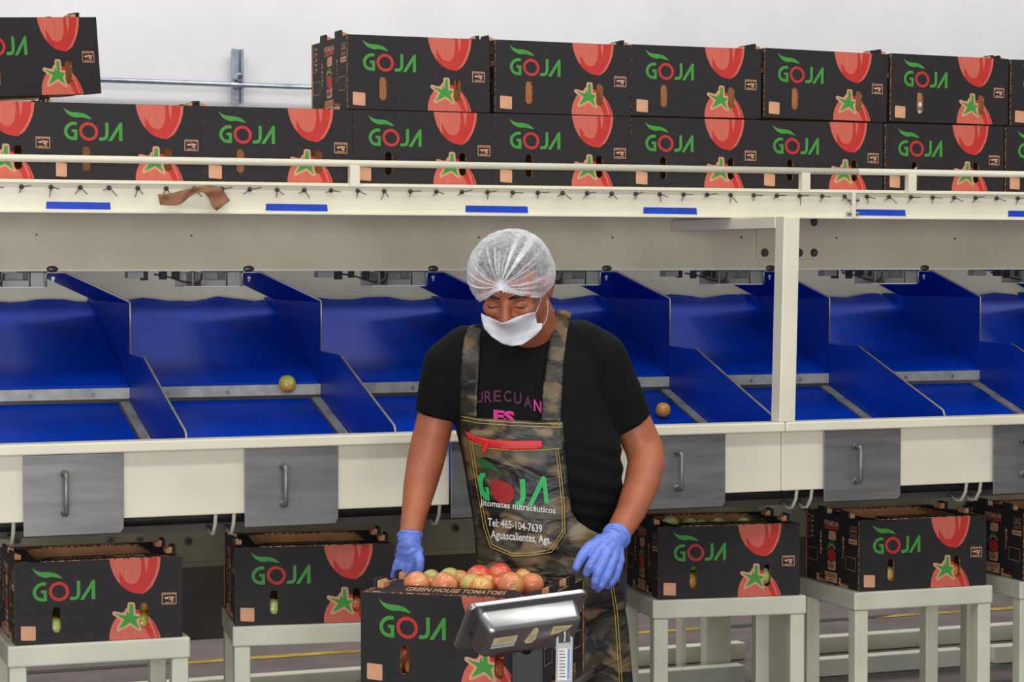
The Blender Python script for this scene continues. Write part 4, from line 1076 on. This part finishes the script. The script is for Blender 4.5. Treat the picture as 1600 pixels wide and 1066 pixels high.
dtext('Aguascalientes, Ags.', 767, 845, 861, 854, 16.5, emb, 'lettering', bold=.017)
def dpoly(pts, m, name, off=.0075, parent=pocket):
    pts = [Vector(p) for p in ccw(pts)]; dn = []
    for i in range(len(pts)):
        a_, c_ = pts[i], pts[(i+1) % len(pts)]; k = max(1, int((c_-a_).length/4)); dn += [a_.lerp(c_, j/k) for j in range(k)]
    vs = list(dn); xs_ = [p.x for p in pts]; ys_ = [p.y for p in pts]; y = min(ys_)
    while y < max(ys_):
        x = min(xs_)
        while x < max(xs_): vs.append(Vector((x, y))); x += 4
        y += 4
    ov, oe, of, _a, _b, oi = delaunay_2d_cdt(vs, [], [list(range(len(dn)))], 0, 1e-5, True)
    of = [f for f, i_ in zip(of, oi) if i_]
    b = MB(); b.add([cz(p.x, p.y, hitdepth(p.x, p.y, PKB)-off)-PB for p in ov], [tuple(f) for f in of], m); return link(name, b.mesh(name, True), parent)
def apx(x, y): return (720 + x/4.844, 660 + y/4.844)
dpoly([apx(*p) for p in [(150, 385), (185, 385), (188, 412), (172, 420), (165, 450), (172, 500), (190, 540), (190, 510), (180, 490), (212, 492), (218, 600), (180, 585), (145, 530), (131, 460), (132, 410)]], grn, 'embroidered_letter')
dpoly([apx(*p) for p in [(443, 430), (487, 430), (492, 560), (480, 605), (455, 630), (412, 632), (415, 600), (440, 595), (452, 570), (450, 500)]], grn, 'embroidered_letter')
dpoly([apx(*p) for p in [(505, 634), (542, 634), (620, 480), (634, 614), (668, 610), (645, 420), (630, 405), (610, 412)]], grn, 'embroidered_letter')
dpoly([apx(*p) for p in [(235, 445), (270, 436), (330, 450), (380, 475), (405, 520), (400, 575), (370, 612), (310, 618), (260, 585), (230, 530), (222, 480)]], tred, 'embroidered_tomato')
dpoly([apx(*p) for p in [(100, 245), (125, 270), (190, 285), (240, 315), (270, 350), (310, 390), (318, 410), (280, 380), (235, 355), (180, 345), (130, 310)]], dgr, 'embroidered_leaf')
# shirt print
mag = mat('print_magenta', (206, 42, 132), .7); dmag = mat('print_faded_purple', (84, 36, 66), .8)
SHB = [shirt_bvh]
for ch, x, y, rot, mm in (('U', 743, 630, 0, dmag), ('R', 757, 629, 0, dmag), ('E', 771, 628, 0, dmag), ('C', 787, 628, 1, dmag), ('U', 803, 631, 2, dmag), ('A', 819, 636, 4, dmag), ('N', 834, 642, 6, mag), ('D', 849, 648, 7, mag), ('O', 864, 655, 8, mag)):
    dtext(ch, x, y, x+12, y+rot*.6, 18, mm, 'shirt_lettering', SHB, .0035, .02, shirt)
dtext('ES', 771, 659, 804, 662, 19, mag, 'shirt_lettering', SHB, .0035, .05, shirt)

# ---------------- head
HY = R(14); HPT = R(31)
fo = (-RT*math.sin(HY) - F0*math.cos(HY))
hf = (fo*math.cos(HPT) - UPZ*math.sin(HPT)).normalized(); hu = (fo*math.sin(HPT) + UPZ*math.cos(HPT)).normalized(); hr = hf.cross(hu).normalized()   # hr: image-left = his right
HO = cz(803, 446, 5.11)
def hp(x, y, z): return HO + hr*x + hf*y + hu*z
HM = Matrix((hr, hf, hu)).transposed()
def headprims(mb):
    mb.sph(hp(0, -.012, .032), (.076, .094, .079), skin, HM, 28, 18)
    mb.sph(hp(0, .022, .020), (.068, .068, .070), skin, HM, 24, 16)
    mb.sph(hp(0, .030, -.040), (.060, .058, .068), skin, HM, 24, 16)
    mb.sph(hp(0, .058, -.082), (.032, .028, .030), skin, HM)
    mb.sph(hp(0, .020, -.055), (.062, .048, .050), skin, HM)
    for s in (-1, 1):
        mb.sph(hp(s*.036, .066, -.018), (.024, .022, .020), skin, HM)           # cheek
        mb.sph(hp(s*.030, .078, .022), (.030, .013, .009), skin, HM)            # brow ridge
        mb.sph(hp(s*.079, -.004, -.004), (.009, .020, .031), skin, HM)
        mb.sph(hp(s*.085, -.010, .006), (.008, .017, .022), skin, HM)
        mb.sph(hp(s*.014, .096, -.034), (.010, .010, .008), skin, HM)           # nostril wing
    mb.cyl(hp(0, .082, .014), hp(0, .106, -.028), .009, skin, .012)
    mb.sph(hp(0, .103, -.031), (.013, .013, .011), skin, HM)
bodyb = MB(); headprims(bodyb)
bodyb.cyl(hp(0, -.02, -.02), cz(836, 520, 5.30), .056, skin, .062, 24)
bodyb.cyl(hp(0, .0, -.05), cz(834, 530, 5.28), .048, skin, .055, 24)
inner = [(py, px, Z, max(hw-.02, .03), max(hd-.02, .03)) for py, px, Z, hw, hd in TR if py > 505]
torso(bodyb, inner, skin)
ARL = limb((703, 565, 5.27, .046), (684, 640, 5.285, .0435), (672, 690, 5.29, .0445), (664, 725, 5.28, .0435), (655, 765, 5.25, .038), (647, 805, 5.21, .0295), (641, 838, 5.17, .0250), (639, 850, 5.16, .0250))
ARR = limb((936, 562, 5.30, .051), (985, 655, 5.335, .0465), (1006, 700, 5.34, .045), (1010, 722, 5.32, .044), (1003, 755, 5.27, .0415), (985, 800, 5.19, .034), (962, 840, 5.10, .0275), (955, 850, 5.08, .026))
caps(bodyb, ARL); caps(bodyb, ARR)
bodyb.tube([p for p, r in SLL], [.04]*4, skin); bodyb.tube([p for p, r in SLR], [.044]*4, skin)
# legs under the trousers, down to the ankles
def legpts(s): 
    hipc = cz(862+s*58, 905, 5.36); k_ = hipc + RT*s*.015 - UPZ*.38 + F0*.02; an = Vector((k_.x, k_.y, .09)) + RT*s*.01 + F0*.05
    return hipc, k_, an
for s in (-1, 1):
    h_, k_, an = legpts(s); caps(bodyb, [(h_, .07), (k_, .047), (an, .032)])
body_me = remesh('body', bodyb, .0048, skin, 3)
# face relief
def gau(x, s): return math.exp(-(x/s)**2)
for v in body_me.vertices:
    d = v.co - HO; x, y, z = d.dot(hr), d.dot(hf), d.dot(hu)
    if y > .04 and -.08 < z < .07:
        for s in (-1, 1):
            e = gau(x-s*.031, .015)*gau(z-.000, .011); v.co -= hf*e*.010
            e2 = gau(x-s*.031, .012)*gau(z+.004, .006); v.co += hf*e2*.0045
        v.co -= hf*gau(x, .012)*gau(z-.018, .008)*.003
head_bvh = bvh_of(body_me)
body = pmesh(body_me, 'body')
darkskin = mat('eyelid_shade', (104, 60, 44), .6)
def hface(x, z, off=.0012):
    o_ = hp(x, .2, z); h = head_bvh.ray_cast(o_, -hf); q = h[0] if h[0] is not None else hp(x, .08, z)
    return q + hf*off
def fribbon(pts, name, m, parent, off=.0012):
    """pts: (x, z, halfheight) in face coordinates; a thin raised band with rounded ends"""
    b = MB(); P = []
    for i in range(len(pts)-1):
        for k in range(4): t = k/4; P.append([pts[i][j]*(1-t)+pts[i+1][j]*t for j in range(3)])
    P.append(list(pts[-1])); vs = []
    for x, z, h in P:
        z -= .013; vs += [hface(x, z-h, off*.3)-PB, hface(x, z, off)-PB, hface(x, z+h, off*.3)-PB]
    fs = []
    for i in range(len(P)-1):
        for j in range(2): fs.append((3*i+j, 3*i+j+1, 3*i+j+4, 3*i+j+3))
    b.add(vs, fs, m); return link(name, b.mesh(name, True), parent)
for s in (-1, 1):
    fribbon([(s*.010, .031, .0026), (s*.022, .037, .0042), (s*.038, .040, .0036), (s*.052, .035, .0014)], 'eyebrow', hairm, body, .0022)
    fribbon([(s*.017, .0075, .0006), (s*.025, .0050, .0014), (s*.033, .0042, .0016), (s*.041, .0055, .0013), (s*.046, .0085, .0006)], 'eyelashes', hairm, body, .0014)
    fribbon([(s*.018, .016, .0004), (s*.030, .0185, .0007), (s*.043, .016, .0004)], 'eyelid_crease', darkskin, body, .0008)
# hair under the net
b = MB(); vs = []; fs = []; nu, nv = 40, 20
hb_ = MB(); hb_.sph(hp(0, -.013, .034), (.0795, .098, .0830), hairm, HM, 40, 26)
keep = []
for f in hb_.f:
    c = sum((hb_.v[i] for i in f), Vector())/len(f) - HO; y, z, x = c.dot(hf), c.dot(hu), abs(c.dot(hr))
    line = .068 if y > .05 else (.068 - (.05-y)*1.0 if y > -.03 else -.02 - (-.03-y)*.6)
    if x > .045 and y > -.0 and z < .08: line = max(line, .035 if y < .035 else .074)
    if z > line: keep.append(f)
hb_.f = keep; hb_.mi = [0]*len(keep)
hair_me = hb_.mesh('hair', True)
bm = bmesh.new(); bm.from_mesh(hair_me); bmesh.ops.delete(bm, geom=[v for v in bm.verts if not v.link_faces], context='VERTS'); bm.to_mesh(hair_me); bm.free()
o = pmesh(hair_me, 'hair', body); sm_ = o.modifiers.new('s', 'SOLIDIFY'); sm_.thickness = .004
# mask
mk = [(751.5, 490), (758, 493), (765, 495.5), (776.5, 501), (784, 504.5), (792, 502.5), (808, 495), (824, 490), (836, 487.5), (837, 496), (839, 505), (847, 505.5), (847, 513), (840, 521.5), (828, 531), (816, 539), (800, 541), (784.5, 537), (769, 527), (757, 514), (753, 501)]
def mz(px, py): return .011 + .0032*math.sin((py-490)*.45+abs(px-788)*.16) + .006*math.exp(-((px-788)/18)**2-((py-508)/14)**2)
mask = drape(mk, [head_bvh], .004, 4, maskm, 'face_mask', .0012, parent=body, zf=mz, dil=12, cap=5.075)
for P in ([(837, 489), (842, 478), (846, 466)], [(846, 512), (853, 500), (856, 485), (855, 470)]):
    pts = [cz(x, y, hitdepth(x, y, [head_bvh])-.003)-PB for x, y in smoothpts(P, 4)]
    b = MB(); b.tube(pts, .0011, maskm, 6); link('ear_loop', b.mesh('ear_loop', True), mask)
# hairnet
netm = bpy.data.materials.new('hairnet_white'); netm.use_nodes = True; nt = netm.node_tree; n = nt.nodes; pb = n['Principled BSDF']; pb.inputs['Base Color'].default_value = (.86, .87, .9, 1); pb.inputs['Roughness'].default_value = .7
at_ = n.new('ShaderNodeAttribute'); at_.attribute_name = 'gather'; tc = n.new('ShaderNodeTexCoord'); nz = n.new('ShaderNodeTexNoise'); nz.inputs['Scale'].default_value = 150; nz.inputs['Detail'].default_value = 6
nt.links.new(tc.outputs['Object'], nz.inputs['Vector']); mr = n.new('ShaderNodeMapRange'); mr.inputs[1].default_value = .34; mr.inputs[2].default_value = .70; mr.inputs[3].default_value = .08; mr.inputs[4].default_value = .30
n2 = n.new('ShaderNodeTexNoise'); n2.inputs['Scale'].default_value = 30; nt.links.new(tc.outputs['Object'], n2.inputs['Vector'])
nt.links.new(nz.outputs['Fac'], mr.inputs[0]); ad = n.new('ShaderNodeMath'); ad.operation = 'ADD'; ad.use_clamp = True; nt.links.new(mr.outputs[0], ad.inputs[0]); nt.links.new(at_.outputs['Fac'], ad.inputs[1])
m3 = n.new('ShaderNodeMath'); m3.operation = 'MULTIPLY_ADD'; m3.inputs[1].default_value = .35; m3.inputs[2].default_value = -.17; m3.use_clamp = False; nt.links.new(n2.outputs['Fac'], m3.inputs[0])
a2_ = n.new('ShaderNodeMath'); a2_.operation = 'ADD'; a2_.use_clamp = True; nt.links.new(ad.outputs[0], a2_.inputs[0]); nt.links.new(m3.outputs[0], a2_.inputs[1]); lw = n.new('ShaderNodeLayerWeight'); lw.inputs[0].default_value = .25; a3_ = n.new('ShaderNodeMath'); a3_.operation = 'MULTIPLY_ADD'; a3_.inputs[1].default_value = .8; a3_.use_clamp = True
nt.links.new(lw.outputs['Facing'], a3_.inputs[0]); nt.links.new(a2_.outputs[0], a3_.inputs[2]); nt.links.new(a3_.outputs[0], pb.inputs['Alpha'])
kn = hp(.0, .100, .058) - hp(.004, -.012, .034); kdir = kn.normalized()       # knot above the forehead
kx = hr; ky = kdir.cross(kx).normalized(); kx = ky.cross(kdir).normalized()
NC = hp(.006, -.007, .035)
border = [(690, 478), (744, 474), (752, 471), (762, 466), (771, 459), (777, 455), (783, 455.5), (795, 458), (810, 462), (825, 465), (840, 466), (853, 466), (864, 450), (900, 430)]
def by(px):
    for (x0, y0), (x1, y1) in zip(border, border[1:]):
        if x0 <= px <= x1: return y0 + (y1-y0)*(px-x0)/(x1-x0)
    return 470
nu, nv = 220, 64; vs = []; at_v = []; rn = random.Random(4)
folds = [(k*2*PI/30+rn.uniform(-.08, .08), rn.uniform(.02, .06), rn.uniform(.5, 1.0), rn.uniform(.5, 1.35)) for k in range(30)]
for i in range(nv+1):
    t = (i/nv)**1.0*PI
    for j in range(nu):
        a_ = 2*PI*j/nu; d = kdir*math.cos(t) + (kx*math.cos(a_) + ky*math.sin(a_))*math.sin(t)
        lx, ly, lz = d.dot(hr), d.dot(hf), d.dot(hu)
        rx, ry, rz = .096, .110, .087
        rad = 1/math.sqrt((lx/rx)**2 + (ly/ry)**2 + (lz/rz)**2)
        g = 0; bump = 0
        for fa, fw, fs_, fl in folds:
            da = abs((a_-fa+PI) % (2*PI)-PI)
            q = math.exp(-(da/(fw*(.45+.6*t)))**2)*math.exp(-(t/fl)**2)*fs_; g = max(g, q*.95); bump += q
        g += .9*math.exp(-(t/.12)**2)
        rad += .0045*bump*min(1, t/.25) - .006*math.exp(-(t/.16)**2) + .0015*mathutils.noise.noise(d*9)
        p = NC + d*rad
        if lx < -.75: p += -hr*.012*max(0, 1-abs(lz+.35)*2)*(-lx-.75)*4     # puff over the ear
        px, py = proj(p); e = by(px) - py
        if 0 < e < 9: g = max(g, .35)
        vs.append(p); at_v.append(min(1, g))
fs = []
for i in range(nv):
    for j in range(nu):
        q = (i*nu+j, (i+1)*nu+j, (i+1)*nu+(j+1) % nu, i*nu+(j+1) % nu); c = sum((vs[k] for k in q), Vector())/4; px, py = proj(c)
        if py < by(px): fs.append(q)
me = bpy.data.meshes.new('hairnet'); me.from_pydata([tuple(p-PB) for p in vs], [], fs); me.materials.append(netm)
ga = me.attributes.new('gather', 'FLOAT', 'POINT'); ga.data.foreach_set('value', at_v)
me.polygons.foreach_set('use_smooth', [True]*len(me.polygons))
bm = bmesh.new(); bm.from_mesh(me); bmesh.ops.delete(bm, geom=[v for v in bm.verts if not v.link_faces], context='VERTS'); bm.to_mesh(me); bm.free()
net = link('hairnet', me, PERS)
net_bvh = obj_bvh(net); b = MB(); pts = []
for k in range(70):
    px = 735 + (866-735)*k/69; py = by(px)-1.8; r_ = ray(px, py); h = net_bvh.ray_cast(CAM, r_.normalized())
    if h[0] is not None: pts.append(h[0]-PB)
b.tube(pts, [.0015+.0007*math.sin(k*2.3) for k in range(len(pts))], maskm, 6); link('elastic_band', b.mesh('elastic_band', True), net)

# ---------------- trousers and shoes
tb = MB(); torso(tb, [(850, 857, 5.185, .160, .12), (900, 860, 5.20, .172, .13), (930, 862, 5.205, .172, .13), (970, 863, 5.21, .165, .12)], jeans)
for s in (-1, 1):
    h_, k_, an = legpts(s); caps(tb, [(h_, .086), (k_, .066), (an, .058)], m=jeans)
tm_ = remesh('trousers', tb, .012, jeans, 3); pmesh(tm_, 'trousers')
for s in (-1, 1):
    h_, k_, an = legpts(s); b = MB(); fd = (-F0 + RT*s*.25).normalized(); sd = Vector((fd.y, -fd.x, 0)); lp = []
    for (w_, l0, l1, z) in ((.045, -.075, .185, 0), (.048, -.078, .19, .02), (.045, -.075, .17, .05), (.042, -.06, .06, .085), (.04, -.055, .045, .11)):
        L = []
        for k in range(24):
            t = 2*PI*k/24; y = (l1+l0)/2 + (l1-l0)/2*math.cos(t); L.append(Vector((an.x, an.y, z)) + fd*y + sd*w_*math.sin(t)*(1 if y < .08 else .95))
        lp.append(L)
    loftloops(b, lp, shoe); sh_ = pmesh(b.mesh('shoe', True), 'shoe')

# ---------------- gloves
def hand(name, palm, fingers, cuff, scale_=1):
    mb = MB()
    for c, r, ax in palm:
        mb.sph(c, r, glovem, ax)
    for k_, f in enumerate(fingers): caps(mb, [(p, r*(.93 if k_ < 5 else 1)) for p, r in limb(*f)], 14, glovem)
    for i in range(len(cuff)-1): mb.cyl(cuff[i][0], cuff[i+1][0], cuff[i][1], glovem, cuff[i+1][1], 22)
    me = remesh(name, mb, .0018, glovem, 2)
    for v in me.vertices:
        p = v.co; q = (p-cuff[0][0]).dot((cuff[1][0]-cuff[0][0]).normalized())
        wr = math.exp(-(q/.035)**2); v.co = p + v.normal*(.0016*math.sin(q*420+3*mathutils.noise.noise(p*40))*wr + .0009*mathutils.noise.noise(p*90))
    return pmesh(me, name, body)
RM = Matrix((RT, -F0, UPZ)).transposed()
def tilt(a): return RM @ Matrix.Rotation(a, 3, 'Y')
# image-right hand (his left)
fR = [[(921, 857, 5.03, .0150), (911, 867, 5.01, .0130), (905, 877, 5.005, .0115), (900, 887, 5.00, .0095)],
      [(936, 862, 5.02, .0135), (928, 874, 5.0, .0120), (921, 886, 4.995, .0112), (917, 896, 5.0, .0098)],
      [(947, 867, 5.02, .0135), (941, 881, 5.0, .0122), (934, 896, 4.99, .0116), (930, 909, 4.99, .0106), (928, 916, 5.0, .0090)],
      [(958, 872, 5.03, .0135), (953, 886, 5.01, .0120), (947, 902, 5.0, .0114), (939, 915, 5.0, .0100), (934, 921, 5.01, .0085)],
      [(967, 875, 5.05, .0130), (965, 889, 5.035, .0115), (962, 901, 5.03, .0105), (955, 911, 5.03, .0094), (950, 916, 5.04, .0082)]]
wr = (957, 845, 5.07, .023)
mR = [[wr, (940, 849, 5.05, .021), (921, 857, 5.03, .0150)], [wr, (945, 853, 5.045, .021), (936, 862, 5.02, .0145)], [wr, (950, 858, 5.045, .021), (947, 867, 5.02, .0145)], [wr, (956, 861, 5.05, .020), (958, 872, 5.03, .0145)], [wr, (962, 862, 5.06, .019), (967, 875, 5.05, .0140)]]
cR = [(cz(964, 837, 5.09), .0325), (cz(959.5, 843, 5.075), .0300), (cz(954, 852, 5.06), .026)]
hand('glove', [], fR + mR, cR)
# image-left hand (his right)
fL = [[(628, 868, 5.17, .0145), (622, 881, 5.175, .0122), (618, 893, 5.18, .0108), (615.5, 900, 5.185, .0092)],
      [(636, 872, 5.16, .0142), (629, 887, 5.165, .0125), (624, 902, 5.175, .0110), (622, 914, 5.18, .0095)],
      [(644, 874, 5.155, .0142), (640, 889, 5.155, .0128), (635, 904, 5.165, .0112), (632, 916, 5.175, .0095)],
      [(651, 873, 5.155, .0140), (649, 886, 5.16, .0128), (646, 900, 5.165, .0110), (643, 912, 5.175, .0095)],
      [(652, 862, 5.15, .0138), (655.5, 874, 5.14, .0122), (656, 884, 5.14, .0112), (655, 893, 5.14, .0095)]]
wl = (639.5, 846, 5.15, .0235)
mL = [[wl, (633, 857, 5.16, .020), (628, 868, 5.17, .0150)], [wl, (637, 860, 5.155, .020), (636, 872, 5.16, .0150)], [wl, (641, 860, 5.15, .020), (644, 874, 5.155, .0150)], [wl, (645, 858, 5.15, .020), (651, 873, 5.155, .0150)], [wl, (646, 854, 5.15, .019), (652, 862, 5.15, .0145)]]
cL = [(cz(640.5, 835, 5.165), .0300), (cz(640, 842, 5.16), .0275), (cz(639.5, 852, 5.155), .025)]
hand('glove', [], fL + mL, cL)
